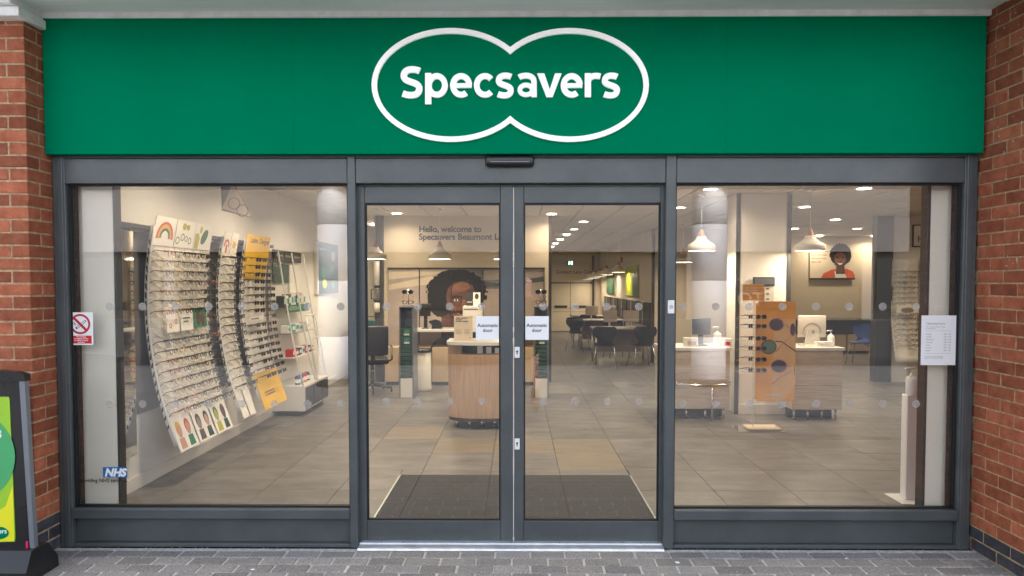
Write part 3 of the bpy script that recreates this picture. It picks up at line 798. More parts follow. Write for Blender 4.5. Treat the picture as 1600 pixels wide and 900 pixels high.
o = b.build("grit", "paver_joint"); o["kind"] = "stuff"; o["label"] = "fine grit and crumbs lying along the foot of the shopfront"; o["category"] = "grit"
for k, (px, py, sz) in enumerate(((1058, 879, .016), (1322, 873, .011), (395, 890, .012))):
    c = atz(px, py, 0.0); b = MB(); m_ = 9
    b.prism([(sz*random.uniform(.6, 1.2)*math.cos(2*PI*i/m_), sz*0.8*random.uniform(.6, 1.2)*math.sin(2*PI*i/m_)) for i in range(m_)], Frame((c.x, c.y, 0.0), (1, 0, 0), (0, 1, 0), (0, 0, 1)), 0.0005, 0.003)
    o = b.build("chewing_gum", "white_trim", None, (c.x, c.y, 0)); tag(o, ("flat white gum spot on the paving near the right door post", "small white gum spot on the paving below the right window", "small white gum spot on the paving below the left window")[k], "gum spot", "gum spots on the paving")

# ================================================================ across the walkway, seen only as reflections
for k, (px, lab) in enumerate(((522, "round white walkway column mirrored over the green wall poster"), (1108, "round white walkway column mirrored over the service desk"))):
    x = (px-808)/1067*11.1
    t = thing("walkway_column", lab, "column", (x, -6.85, 0)); t["group"] = "round white walkway columns"
    zs = [0.0, 0.80, 1.70, 2.60, 3.22]
    for i in range(4):
        b = MB(); b.lathe((x, -6.85, 0), [(0.001, zs[i]+0.004), (0.265, zs[i]+0.004), (0.275, zs[i]+0.012), (0.275, zs[i+1]-0.012), (0.265, zs[i+1]-0.004), (0.001, zs[i+1]-0.004)], 32); b.build("drum", "render_white", t)
    b = MB(); b.lathe((x, -6.85, 0), [(0.262, 0.0), (0.262, 3.2)], 32); b.build("core", "cladding_dark", t)
    b = MB(); b.lathe((x, -6.85, 0), [(0.31, 0.0), (0.31, 0.1), (0.28, 0.11)], 32); b.build("base_ring", "cladding_dark", t)
t = thing("walkway_beam", "long white beam carried by the round walkway columns", "beam", (0, -6.85, 3.22))
b = MB(); b.box(-9, 9, -7.2, -6.5, 3.22, 3.7); b.build("casing", "render_white", t)
ob = thing("opposite_parade", "pale parade of shops across the walkway, upper floor over dark shopfronts", "building", (0, -27, 0))
b = MB(); b.box(-34, 34, -30, -27, 3.1, 6.4); b.build("upper_floor", "cladding_pale", ob)
b = MB(); b.box(-34, 34, -30, -27.3, 0.0, 3.095); b.build("ground_floor", "cladding_dark", ob)
for i in range(8):
    x0 = -32 + i*8
    b = MB(); b.box(x0+0.5, x0+7.5, -27.29, -27.2, 0.5, 2.7); b.build("shop_window", "shop_glass_dark", ob)
    b = MB(); b.box(x0-0.25, x0+0.25, -27.35, -27.02, 0, 3.09); b.build("pilaster", "cladding_pale", ob)
lt = thing("letting_board", "white shop to let lettering in a window across the walkway", "sign", (9.9, -27.1, 1.2))
fT = Frame((9.9, -27.15, 1.0), (-1, 0, 0), (0, 0, 1), (0, 1, 0))
b = MB(); b.text(fT, "SHOP", 0, 0.62, 0.62, h=0.01, align='CENTER', bold=0.01); b.text(fT, "TO LET", 0, -0.35, 0.85, h=0.01, align='CENTER', bold=0.01); b.build("lettering", "dimmed_white", lt)
# ================================================================ interior shell
HC = 2.78
XW = -3.06                                   # left wall
XE = 10.4
b = MB(); b.add([(XW, 0.11, -0.022), (XE, 0.11, -0.022), (XE, 7.2, -0.022), (XW, 7.2, -0.022)], [(0, 1, 2, 3)])
floor = struct(b.build("floor", "floor_grout"))
b = MB(); b.add([(XW, 7.2, -0.003), (XE, 7.2, -0.003), (XE, 20.0, -0.003), (XW, 20.0, -0.003)], [(0, 1, 2, 3)])
struct(b.build("floor_beyond", "floor_far"))
m_ = MB(); m_.bbox(-0.2983, 0.2983, -0.2983, 0.2983, -0.02, 0, r=0.0015); TILE = m_.mesh("tile", "floor_tile")
m_ = MB(); m_.bbox(-0.2983, 0.2983, -0.2983, 0.2983, -0.02, 0, r=0.0015); TILEW = m_.mesh("tile", "floor_tile_warm")
warm = {(-1, 4), (0, 4), (1, 3), (1, 4), (-2, 5)}
for i in range(-6, 12):
    for j in range(0, 12):
        xc, yc = 0.37 + 0.6*i + 0.3 - 0.6, 0.6*j + 0.3
        if xc - 0.3 < XW - 0.5 or xc > 0.62*(yc+4.2) + 0.8: continue
        me = TILEW if (i, j) in warm else TILE
        x0, x1, y0 = max(xc-0.2983, XW+0.01), xc+0.2983, max(yc-0.2983, 0.115)
        if x1-x0 < 0.05: continue
        if yc-0.3 < 1.61:
            a_, c_ = x0, x1
            if x0 < -1.06 and x1 > -1.0 and yc > 1.3:
                inst("tile", me, ((-1.0115+x1)/2, (1.623+yc+0.2983)/2, -0.0008), floor, scale=((x1+1.0115)/0.5966, (yc+0.2983-1.623)/0.5966, 1))
            if x1 > -1.012 and x0 < 0.977:
                if x0 < -1.06: c_ = -1.0145
                elif x1 > 1.02: a_ = 0.9795
                elif yc-0.3 < 1.1: continue
                else: y0 = 1.623
            x0, x1 = a_, c_
            if y0 > yc+0.25 or x1-x0 < 0.02: continue
        o = inst("tile", me, ((x0+x1)/2, (y0+yc+0.2983)/2, random.uniform(-0.0012, 0.0)), floor, scale=((x1-x0)/0.5966, (yc+0.2983-y0)/0.5966, 1))
# filler tiles round the mat
MX0, MX1, MY1 = -1.0, 0.965, 1.62
for (x0, x1, y0, y1) in ((-1.43+0.0, MX0-0.012, 0.115, 0.598), (-1.43, MX0-0.012, 0.602, 1.198), (-1.43, MX0-0.012, 1.202, 1.798),
                         (MX1+0.012, 1.568, 0.115, 0.598), (MX1+0.012, 1.568, 0.602, 1.198), (MX1+0.012, 1.568, 1.202, 1.798)):
    pass
b = MB(); b.box(MX0-0.011, MX1+0.011, 0.116, MY1, -0.0215, -0.0045); struct(b.build("mat_well", "floor_grout"))
mt = thing("entrance_mat", "dark grey carpet tile entrance mat just inside the sliding doors", "mat", (0, 0.8, 0.0))
cols = [MX0, -0.83, -0.23, 0.37, MX1]; rows = [0.13, 0.6*1.48, 1.42, MY1]
rows = [0.13, 0.88, 1.41, MY1]
for i in range(4):
    for j in range(3):
        b = MB(); b.bbox(cols[i]+0.0025, cols[i+1]-0.0025, rows[j]+0.0025, rows[j+1]-0.0025, -0.004, 0.004 + random.uniform(0, 0.0008), r=0.002); b.build("carpet_tile", "mat_carpet", mt)
b = MB(); b.box(MX0-0.012, MX0, 0.13, MY1, -0.004, 0.0052); b.box(MX1, MX1+0.012, 0.13, MY1, -0.004, 0.0052); b.build("edge_trim", "silver", mt)

# ceiling
b = MB(); b.add([(XW, YB, HC+0.02), (XE, YB, HC+0.02), (XE, 20, HC+0.02), (XW, 20, HC+0.02)], [(3, 2, 1, 0)])
ceil = struct(b.build("ceiling", "ceiling_far"))
m_ = MB(); m_.bbox(-0.290, 0.290, -0.290, 0.290, 0.0, 0.016, r=0.004); CT = m_.mesh("ceiling_tile", "ceiling_tile")
for i in range(-6, 12):
    for j in range(5, 18):
        xc, yc = 0.37+0.6*i-0.3, 0.6*j+0.3
        if xc-0.3 < XW-0.1 or xc > 0.62*(yc+4.2)+0.6: continue
        inst("ceiling_tile", CT, (xc, yc, HC+random.uniform(-0.0015, 0.0015)), ceil)

def wall(name, x0, x1, y0, y1, z0=0.0, z1=HC+0.03, mat="wall_cream"):
    b = MB(); b.box(x0, x1, y0, y1, z0, z1); return struct(b.build(name, mat))
wall("side_wall", XW-0.15, XW, YB, 20.0, mat="wall_white")
wall("far_side_wall", XE, XE+0.15, YB, 12.6)
YHW = 7.3
xh0, xh1 = fx(599, YHW), fx(857, YHW)
hw = wall("feature_wall", xh0, xh1, YHW, YHW+0.18)
wall("end_wall", XW, 2.85, 19.2, 19.35)
wall("back_left_wall", XW, xh0-0.05, 10.6, 10.75)
wall("inner_room_wall", 2.85, 4.9, 10.0, 19.2)
wall("rear_wall", 4.9, XE, 12.6, 12.75)
xp0 = fx(1387, 7.25)
wall("partition_wall", xp0+0.07, XE, 7.25, 7.36, mat="wall_white")
# grey trims and posts
def trim(name, label, x0, x1, y0, y1, z0=0.0, z1=HC-0.002, mat="post_grey"):
    b = MB(); b.bbox(x0, x1, y0, y1, z0, z1, r=0.003); o = b.build(name, mat, None, ((x0+x1)/2, (y0+y1)/2, z0)); return tag(o, label, "post")
trim("wall_post", "dark metal post at the corridor end of the welcome wall", xh1+0.002, xh1+0.05, YHW-0.01, YHW+0.19, mat="dark_brown")
trim("wall_post", "brown metal post at the corridor corner past the cactus pictures", 2.80, 2.848, 9.97, 10.06, mat="dark_brown")
trim("partition_post", "grey tall post ending the partition by the far spectacle racks", xp0-0.20, xp0+0.068, 7.22, 7.39, mat="post_grey")
# skirting on the left wall
b = MB(); b.bbox(XW+0.002, XW+0.02, YB+0.1, 7.2, 0.0, 0.11, r=0.003); tag(b.build("skirting_board", "panel_white", None, (XW, 3, 0)), "white skirting board along the foot of the spectacle wall", "skirting")
b = MB(); b.bbox(XW+0.002, XW+0.016, YB+0.1, 4.15, 0.60, 2.06, r=0.003); tag(b.build("wall_lining", "lining_grey", None, (XW, 3, 0)), "dark grey lining panel behind the curved spectacle racks", "wall panel")

# returns just behind the frame
def ret(px0, px1, label, side):
    y0 = 0.125
    x0, x1 = fx(px0, y0), fx(px1, y0)
    t = thing("window_return", label, "panel", ((x0+x1)/2, y0, 0))
    b = MB(); b.bbox(x0, x1, y0, y0+0.05, 0.005, 2.62, r=0.003); b.build("face_panel", "return_cream", t)
    xs = (x1+0.001, x1+0.014) if side > 0 else (x0-0.022, x0-0.001)
    b = MB(); b.bbox(xs[0], xs[1], y0-0.004, y0+0.07, 0.005, 2.62, r=0.003); b.build("edge_post", "post_grey", t)
    return t
ret(88, 178.5, "white return panel with grey edge behind the left window", 1)
rt = ret(1452, 1526, "cream return panel with grey edge behind the right window", -1)
p0, p1 = at(1487, 492, 0.12), at(1495, 469, 0.12)
b = MB(); b.bbox(p0.x, p1.x, 0.10, 0.1245, p0.z, p1.z, r=0.003); o = b.build("door_release", "plastic_white", None, (p0.x, 0.115, p0.z)); tag(o, "small white door release box on the cream return panel", "switch box")
b = MB(); b.box(p0.x+0.008, p1.x-0.008, 0.098, 0.1005, p0.z+0.04, p1.z-0.032); b.build("button", "ink", o)

# ================================================================ free-standing column in the right-hand half
YC = 4.4
cx0, cx1 = fx(1150, YC), fx(1235, YC)
ct = thing("boxed_column", "white boxed column with dark corner strips behind the orange sunglasses board", "column", ((cx0+cx1)/2, YC+0.2, 0))
b = MB(); b.bbox(cx0+0.012, cx1-0.012, YC, YC+0.42, 0.0, HC-0.002, r=0.002); b.build("casing", "wall_white", ct)
b = MB(); b.bbox(cx0-0.002, cx0+0.045, YC-0.012, YC+0.02, 0.0, HC-0.003, r=0.002); b.build("corner_strip", "post_grey", ct)
b = MB(); b.bbox(cx1-0.05, cx1+0.002, YC-0.012, YC+0.02, 0.0, HC-0.003, r=0.002); b.build("corner_strip", "post_grey", ct)
b = MB(); b.bbox(cx0+0.04, cx1-0.04, YC-0.016, YC-0.001, 0.0, 0.13, r=0.002); b.build("kick_plate", "panel_white", ct)
# small leaflet dispenser on the column
p0, p1 = at(1175, 447, YC), at(1208, 433, YC)
ld = thing("leaflet_holder", "grey leaflet holder fixed to the boxed column above the orange card", "holder", ((p0.x+p1.x)/2, YC-0.02, at(1190, 475, YC).z))
b = MB(); b.bbox(p0.x, p1.x, YC-0.06, YC-0.02, p0.z, p1.z, r=0.004); b.build("top_box", "post_grey", ld)
b = MB(); b.bbox(p0.x+0.012, p1.x-0.012, YC-0.062, YC-0.055, p0.z+0.02, p1.z-0.015, r=0.002); b.build("window", "rail_grey", ld)
q0 = at(1192, 473, YC); b = MB(); b.bbox(q0.x, p1.x-0.002, YC-0.05, YC-0.02, q0.z, p0.z-0.003, r=0.003); b.build("body", "plastic_cream", ld)
for py in (451, 459, 467):
    q = at(1195, py, YC); b = MB(); b.box(q.x, q.x+0.035, YC-0.054, YC-0.05, q.z-0.006, q.z+0.006); b.build("slot", "ink", ld)

# ================================================================ lamps
def ceiling_light(x, y, label, power, group, lens_r=0.085):
    t = thing("downlight", label, "ceiling light", (x, y, HC), group)
    b = MB(); b.lathe((x, y, HC), [(lens_r+0.022, -0.0035), (lens_r+0.018, -0.008), (lens_r, -0.009), (lens_r-0.004, -0.002)], 24); b.build("trim_ring", "plastic_white", t)
    b = MB(); b.lathe((x, y, HC), [(lens_r-0.002, -0.006), (0.0005, -0.0065)], 24); b.build("lens", "lamp_glow", t)
    ld_ = bpy.data.lights.new("lamp", 'AREA'); ld_.shape = 'DISK'; ld_.size = lens_r*1.8; ld_.energy = power; ld_.color = (1.0, 0.80, 0.56)
    ld_.spread = R(150)
    lo = bpy.data.objects.new("lamp", ld_); COL.objects.link(lo); lo.parent = t; lo.location = (0, 0, -0.02)
    return t
PW = 3.0
row = [(862, 334), (912, 346), (899, 360), (889, 371), (881, 381), (875, 388), (870, 394)]
ceiling_light(*atz(862, 334, HC).xy, "round downlight over the right end of the welcome wall, above the photo mural", PW*0.6, "ceiling downlights")
c0 = atz(912, 346, HC)
cx_ = c0.x
for i in range(7):
    y = c0.y + i*1.75
    x = atz(912, 346, HC).x - i*0.03
    if y > 18.6: break
    ceiling_light(x, y, "round downlight in the corridor row, %s from the doors" % ORD[i], PW*0.38, "ceiling downlights")
for px, py, lab in ((620, 333, "round downlight over the left end of the welcome wall near the white tube lamp"),
                    (1110, 295, "large round downlight at the top of the right window, nearest the doors"),
                    (1062, 324, "round downlight beside the grey post, above the shaded pendant pair"),
                    (1350, 294, "large round downlight high in the right window, right of the single pendant"),
                    (1257, 323, "round downlight beside the cord of the single pendant in the right window"),
                    (1241, 357, "round downlight just left of the single pendant shade"),
                    (1305, 343, "round downlight above the portrait in orange"),
                    (1280, 369, "small round downlight just above the portrait in orange, nearest the pendant"),
                    (1339, 357, "round downlight above and right of the portrait in orange"),
                    (1367, 369, "round downlight low beside the partition, rightmost on the ceiling")):
    c = atz(px, py, HC); ceiling_light(c.x, c.y, lab, PW*(0.6 if px < 700 else 0.9), "ceiling downlights")
n = 0
for (x, y) in ((-2.2, 1.5), (-2.2, 3.0), (-2.1, 4.7), (-0.6, 1.6), (0.8, 1.6), (2.2, 1.6), (-0.5, 3.0), (1.0, 3.0), (4.2, 2.0), (5.8, 3.6), (-2.75, 9.0), (-1.5, 9.2), (6.7, 5.5), (7.6, 5.6)):  # unseen lamps added to light the shop front, racks and rear
    ceiling_light(x, y, "unseen round downlight added to light the shop, %s of the added ones" % ORD[n], PW if x > -2 else PW*1.3, "ceiling downlights"); n += 1

def pendant(px, py_bot, y, label, power):
    c = at(px, py_bot, y); t = thing("pendant_lamp", label, "pendant lamp", c, "cream pendant lamps")
    r = 0.172
    b = MB(); b.lathe(c, [(r-0.006, 0.0), (r, 0.004), (r+0.004, 0.06), (r-0.015, 0.085), (r*0.62, 0.115), (r*0.40, 0.15), (0.052, 0.185), (0.05, 0.183), (r*0.38, 0.146), (r*0.58, 0.112), (r-0.025, 0.082), (r-0.008, 0.055), (r-0.010, 0.0)], 32); b.build("shade", "pendant_paint", t)
    b = MB(); b.lathe(c, [(0.055, 0.183), (0.034, 0.225), (0.018, 0.262), (0.004, 0.275)], 20); b.build("wooden_neck", "pendant_wood", t)
    b = MB(); b.tube([c + Vector((0, 0, 0.27)), (c.x, c.y, HC-0.02)], 0.0045, 6); b.build("cord", "plastic_white", t)
    b = MB(); b.lathe((c.x, c.y, HC), [(0.05, -0.0035), (0.05, -0.02), (0.01, -0.025), (0.001, -0.025)], 16); b.build("ceiling_rose", "plastic_white", t)
    b = MB(); b.lathe(c, [(0.0005, 0.018), (r-0.014, 0.02)], 24); b.build("diffuser", "lamp_glow", t)
    ld_ = bpy.data.lights.new("lamp", 'AREA'); ld_.shape = 'DISK'; ld_.size = 0.28; ld_.energy = power; ld_.color = (1.0, 0.79, 0.54)
    lo = bpy.data.objects.new("lamp", ld_); COL.objects.link(lo); lo.parent = t; lo.location = (0, 0, 0.004)
for px, py, y, lab, pw_ in ((586, 405, 6.2, "cream pendant lamp in front of the welcome wall, leftmost of its row", 2.2), (687, 405, 6.2, "cream pendant lamp below the welcome lettering, in front of the mural", 2.2), (788, 405, 6.2, "cream pendant lamp mostly hidden behind the meeting door stiles", 2.2),
                       (1096, 413, 4.6, "cream pendant lamp hanging above the tablet screen on the left service desk", 2.2), (1067.5, 410, 8.8, "cream pendant lamp half hidden by the grey post, lower one of the pair", 2.2), (1265.5, 392, 4.1, "single cream pendant lamp left of the portrait in orange", 2.2),
                       (966, 425.5, 13.1, "cream pendant lamp nearest the cactus pictures, largest of the corridor row", 2.0), (948, 429.5, 15.0, "cream pendant lamp second largest in the corridor row", 1.8), (937.5, 432.5, 16.4, "cream pendant lamp third largest in the corridor row", 1.2), (928, 434.5, 17.4, "cream pendant lamp fourth largest in the corridor row", 1.2), (919, 436.5, 18.4, "cream pendant lamp smallest and farthest in the corridor row", 1.2)):
    pendant(px, py if px != 1096 else 392, y, lab, pw_)

# ================================================================ welcome wall: lettering and mural
pmat("skin_warm", (0.21, 0.085, 0.045), rough=0.6, var=0.4, scale=6)
fW = front_frame(0, YHW, 0)
wt = thing("wall_lettering", "dark welcome lettering high on the cream feature wall", "lettering", (fx(655, YHW), YHW, fz(374, YHW)))
b = MB(); q = at(654.5, 362.5, YHW); b.text(fW, "Hello, welcome to", q.x, q.z, 0.143, h=0.002, ext=0.004, bold=0.004, spacing=0.98)
q = at(654.5, 374.5, YHW); b.text(fW, "Specsavers Beaumont Leys", q.x, q.z, 0.143, h=0.002, ext=0.004, bold=0.004, spacing=0.98); b.build("words", "print_dark", wt)
mu = thing("photo_mural", "wide photo mural of a person with round dark hair and glasses on five panels", "mural", (fx(728, YHW), YHW, fz(590, YHW)))
def W_(px, py): p = at(px, py, YHW); return (p.x, p.z)
ed = [607, 656, 705.5, 754, 802, 850]
for i in range(5):
    a, c = W_(ed[i]+0.4, 592), W_(ed[i+1]-0.4, 421)
    b = MB(); b.box(a[0], c[0], YHW-0.03, YHW-0.0005, a[1], c[1]); b.build("panel", ["print_mauve", "print_mauve", "print_grey", "print_grey", "print_taupe"][i], mu)
    b = MB(); j = W_(ed[i+1], 500)[0]; b.box(j-0.006, j+0.006, YHW-0.046, YHW-0.031, a[1], c[1]); b.build("joint_strip", "dark_brown", mu)
a, c = W_(606, 421), W_(851, 419.5); b = MB(); b.box(a[0], c[0], YHW-0.05, YHW-0.0005, a[1]+0.001, c[1]+0.015); b.build("top_rail", "dark_brown", mu)
def blob(name, pts, mat, h):
    b = MB(); b.prism([W_(*p) for p in pts], fW, h-0.001, h); return b.build(name, mat, mu)
def ell(cx, cy_, rx, ry, n=36, jag=0.0, a0=0, a1=360):
    return [(cx + rx*(1+random.uniform(-jag, jag))*math.cos(R(a0+(a1-a0)*i/n)), cy_ - ry*(1+random.uniform(-jag, jag))*math.sin(R(a0+(a1-a0)*i/n))) for i in range(n + (0 if a1-a0 == 360 else 1))]
blob("print_light_band", [(608, 421.5), (655, 421.5), (704, 421.5), (690, 428), (608, 437)], "print_cream", 0.0315)
blob("print_light_band", [(608, 445), (670, 432), (700, 430), (700, 441), (655, 446), (608, 453)], "print_cream", 0.0315)
blob("print_blur", [(755, 440), (781, 443), (849, 432), (849, 440), (755, 450)], "print_dark", 0.0318)
blob("print_blur_light", [(756, 452), (800, 450), (849, 447), (849, 520), (800, 560), (756, 560)], "print_taupe", 0.0318)
blob("print_blur_top", [(756, 422), (800, 422), (849, 423), (849, 431), (800, 436), (756, 438)], "print_taupe", 0.0320)
blob("print_neck", [(690, 480), (742, 478), (745, 530), (690, 530)], "skin_brown", 0.0324)
blob("print_hair", ell(714, 455.5, 45, 34.5, 80, 0.03) , "hair_black", 0.033)
blob("print_hair", ell(689, 470, 20, 25, 50, 0.04), "hair_black", 0.0331)
blob("print_face", [(697.5, 462), (700, 450), (707, 441), (720, 436.5), (733, 438), (739, 444), (742, 455), (742, 474), (738, 490), (731, 500), (717, 501), (705, 493), (699, 480)], "skin_brown", 0.0342)
blob("print_brow", [(706, 464.5), (713, 461.8), (722, 463), (722, 465), (713, 464), (707, 466.5)], "hair_black", 0.0345)
for ex in (713, 737):
    b = MB(); c = W_(ex, 470); b.annulus(fW, c[0], c[1], 0.084, 0.094, 0.034, 0.0349, 26); b.build("print_glasses", "frame_black", mu)
    b = MB(); b.disc(fW, c[0], c[1]+0.01, 0.035, 0.018, 0.034, 0.0347, 16); b.build("print_eye", "card_white", mu)
    b = MB(); b.disc(fW, c[0], c[1]+0.01, 0.017, 0.018, 0.034, 0.0350, 14); b.build("print_iris", "hair_black", mu)
blob("print_cheek", [(701, 478), (706, 474), (713, 479), (714, 488), (708, 492), (702, 487)], "skin_warm", 0.0344)
blob("print_forehead", [(704, 455), (710, 445), (721, 441), (731, 443), (735, 450), (726, 454), (714, 457)], "skin_warm", 0.0344)
blob("print_nose", [(723, 468), (727, 468), (731, 482), (728, 485), (721, 484)], "skin_warm", 0.0344)
blob("print_jaw_shade", [(700, 484), (706, 493), (717, 500), (731, 499), (738, 490), (741, 476), (742, 482), (739, 493), (731, 501), (717, 502), (704, 494)], "hair_black", 0.0346)
b = MB()
for k in range(150):
    a_ = 2*PI*k/150 + random.uniform(-.03, .03); q_ = W_(714 + 45*random.uniform(0.90, 1.05)*math.cos(a_), 455.5 - 34.5*random.uniform(0.90, 1.0)*math.sin(a_))
    if q_[1] > W_(700, 422)[1] - 0.03: continue
    b.disc(fW, q_[0], q_[1], random.uniform(.012, .032), random.uniform(.012, .032), 0.0325, 0.0334+0.00001*k, 9)
for k in range(40):
    a_ = R(20+140*k/40); q_ = W_(721 + 23*math.cos(a_), 455 - 17*math.sin(a_)*1.0)
    b.disc(fW, q_[0], q_[1], random.uniform(.012, .03), random.uniform(.012, .03), 0.0341, 0.0348+0.00001*k, 8)
b.build("print_curls", "hair_black", mu)
blob("print_mouth", [(713, 490), (722, 488), (731, 490), (722, 494)], "frame_rose", 0.0345)
blob("print_jumper", ell(700, 575, 37, 50, 40, 0.01, 0, 180) + [(663, 591), (737, 591)], "print_grey", 0.0338)
blob("print_dark_field", [(730, 508), (781, 506), (802, 506), (802, 591), (738, 591)], "print_dark", 0.0332)

# cupboards under the mural and the counter before it
YK = 6.7
ck = thing("wall_counter", "long grey counter with beige cupboards below the photo mural", "counter", (fx(730, YK), YK, 0))
za = at(700, 514.5, YK).z
b = MB(); b.bbox(fx(640, YK), fx(850, YK), YK, YHW-0.06, za-0.045, za, r=0.004); b.build("worktop", "desk_top", ck)
for a, c in ((602, 622), (640, 672), (675, 700), (818, 834)):
    b = MB(); b.bbox(fx(a, YK+0.1), fx(c, YK+0.1), YK+0.08, YHW-0.06, 0.06, 0.62, r=0.004); b.build("cupboard", "cupboard_beige", ck)
b = MB(); b.bbox(fx(602, YK+0.1), fx(850, YK+0.1), YK+0.14, YHW-0.06, 0.0, 0.06, r=0.003); b.build("plinth", "post_grey", ck)
b = MB(); b.bbox(fx(650, YK), fx(653, YK), YK+0.02, YK+0.06, 0.0, za-0.046, r=0.003); b.bbox(fx(760, YK), fx(763, YK), YK+0.02, YK+0.06, 0.0, za-0.046, r=0.003); b.build("leg", "dark_brown", ck)

# green drawer towers
def tower(px0, px1, label):
    y = 5.6; x0, x1 = fx(px0, y), fx(px1, y); z1 = at((px0+px1)/2, 479, y).z
    t = thing("drawer_tower", label, "drawer tower", ((x0+x1)/2, y+0.2, 0)); t["group"] = "green drawer towers"
    b = MB(); b.box(x0, x0+0.018, y, y+0.42, 0, z1); b.box(x1-0.018, x1, y, y+0.42, 0, z1); b.box(x0+0.0185, x1-0.0185, y, y+0.42, z1-0.018, z1-0.0005); b.box(x0+0.0185, x1-0.0185, y+0.4, y+0.419, 0.0, z1-0.019); b.build("carcass", "rail_grey", t)
    b = MB(); b.bbox(x0+0.019, x1-0.019, y-0.002, y+0.38, 0.0, 0.28, r=0.003); b.build("kick_panel", "panel_white", t)
    nd = 12; zz0 = 0.29; hh = (z1-0.33-zz0+0.02)/nd
    for k in range(nd):
        b = MB(); b.bbox(x0+0.021, x1-0.021, y+0.004, y+0.36, zz0+k*hh+0.006, zz0+(k+1)*hh-0.002, r=0.006); d = b.build("drawer", "dark_green", t)
        if k in (8, 10):
            b = MB(); b.box((x0+x1)/2-0.03, (x0+x1)/2+0.045, y-0.001, y+0.003, zz0+k*hh+0.015, zz0+k*hh+0.04); b.build("label_card", "card_white", d)
            b = MB(); b.box((x0+x1)/2-0.03, (x0+x1)/2+0.045, y-0.001, y+0.003, zz0+k*hh+0.042, zz0+k*hh+0.10); b.build("picture_card", "mid_green", d)
    return (x0+x1)/2, y+0.2, z1
TW = [tower(623, 645.5, "tall green drawer tower beside the dark till screen"), tower(834.5, 857.5, "tall green drawer tower at the corridor corner, below the door notice")]

# ================================================================ spectacles
def glasses_mesh(name, mats, rim, rx, rz, filled, shape):
    b = MB(); L = 0.138
    for s_ in (-1, 1):
        yc = s_*0.034; pts = []
        n_ = 14
        for i in range(n_):
            t = 2*PI*i/n_; cu, sv = math.cos(t), math.sin(t)
            p_ = shape
            k = (abs(cu)**p_ + abs(sv)**p_)**(-1/p_)
            pts.append((L, yc + rx*cu*k, rz*sv*k - 0.004*abs(cu)))
        b.tube(pts, rim, 5, closed=True)
        if filled:
            b.cur = 1; m2 = len(pts)
            b.add([(L+0.001, p_[1], p_[2]) for p_ in pts], [tuple(range(m2))]); b.cur = 0
        y1 = s_*(0.034+rx+0.003)
        b.tube([(L, y1-0.003*s_, rz*0.45), (L-0.008, y1+0.002*s_, rz*0.5), (0.035, y1, rz*0.45), (0.0, y1-0.006*s_, rz*0.45-0.022)], [rim*1.5, rim*1.5, rim*1.35, rim*1.1], 5)
    b.tube([(L, -0.011, 0.006), (L+0.003, 0, 0.009), (L, 0.011, 0.006)], rim*1.1, 5)
    return b.mesh(name, mats)
GLASS_KINDS = [("thin black", glasses_mesh("spectacles", ["frame_black"], 0.0026, 0.022, 0.018, False, 2.6), "spectacles"),
               ("bold black", glasses_mesh("spectacles", ["frame_black"], 0.0042, 0.023, 0.019, False, 3.0), "spectacles"),
               ("brown tortoiseshell", glasses_mesh("spectacles", ["frame_tortoise"], 0.0038, 0.022, 0.0195, False, 2.4), "spectacles"),
               ("rose", glasses_mesh("spectacles", ["frame_rose"], 0.003, 0.022, 0.019, False, 2.2), "spectacles"),
               ("thin gold", glasses_mesh("spectacles", ["frame_gold"], 0.0025, 0.022, 0.020, False, 2.0), "spectacles"),
               ("thin gunmetal", glasses_mesh("spectacles", ["frame_gunmetal"], 0.0027, 0.023, 0.018, False, 2.6), "spectacles"),
               ("dark", glasses_mesh("sunglasses", ["frame_black", "lens_dark"], 0.0026, 0.026, 0.022, True, 2.5), "sunglasses"),
               ("dark brown", glasses_mesh("sunglasses", ["frame_tortoise", "lens_dark"], 0.0026, 0.026, 0.021, True, 2.3), "sunglasses")]
m_ = MB()
NP = 8
vs, fs = [], []
for i in range(NP+1):          # a fan-shaped clear carrier leaning out of the rack
    t = PI*i/NP
    for k in range(4):
        r_ = (k/3.0)
        vs.append((0.010 + 0.050*(1-r_*math.sin(t)) if False else 0.012+0.055*r_*math.sin(t), 0.088*math.cos(t)*(0.35+0.65*r_), 0.04-0.085*r_*math.sin(t)))
for i in range(NP):
    for k in range(3): fs.append((i*4+k, i*4+k+1, (i+1)*4+k+1, (i+1)*4+k))
m_.add(vs, fs, True); PETAL = m_.mesh("carrier", "petal")
m_ = MB(); m_.box(-0.0015, 0.0, -0.006, 0.006, -0.028, 0.028); SLOT = m_.mesh("slot", "gasket_black")

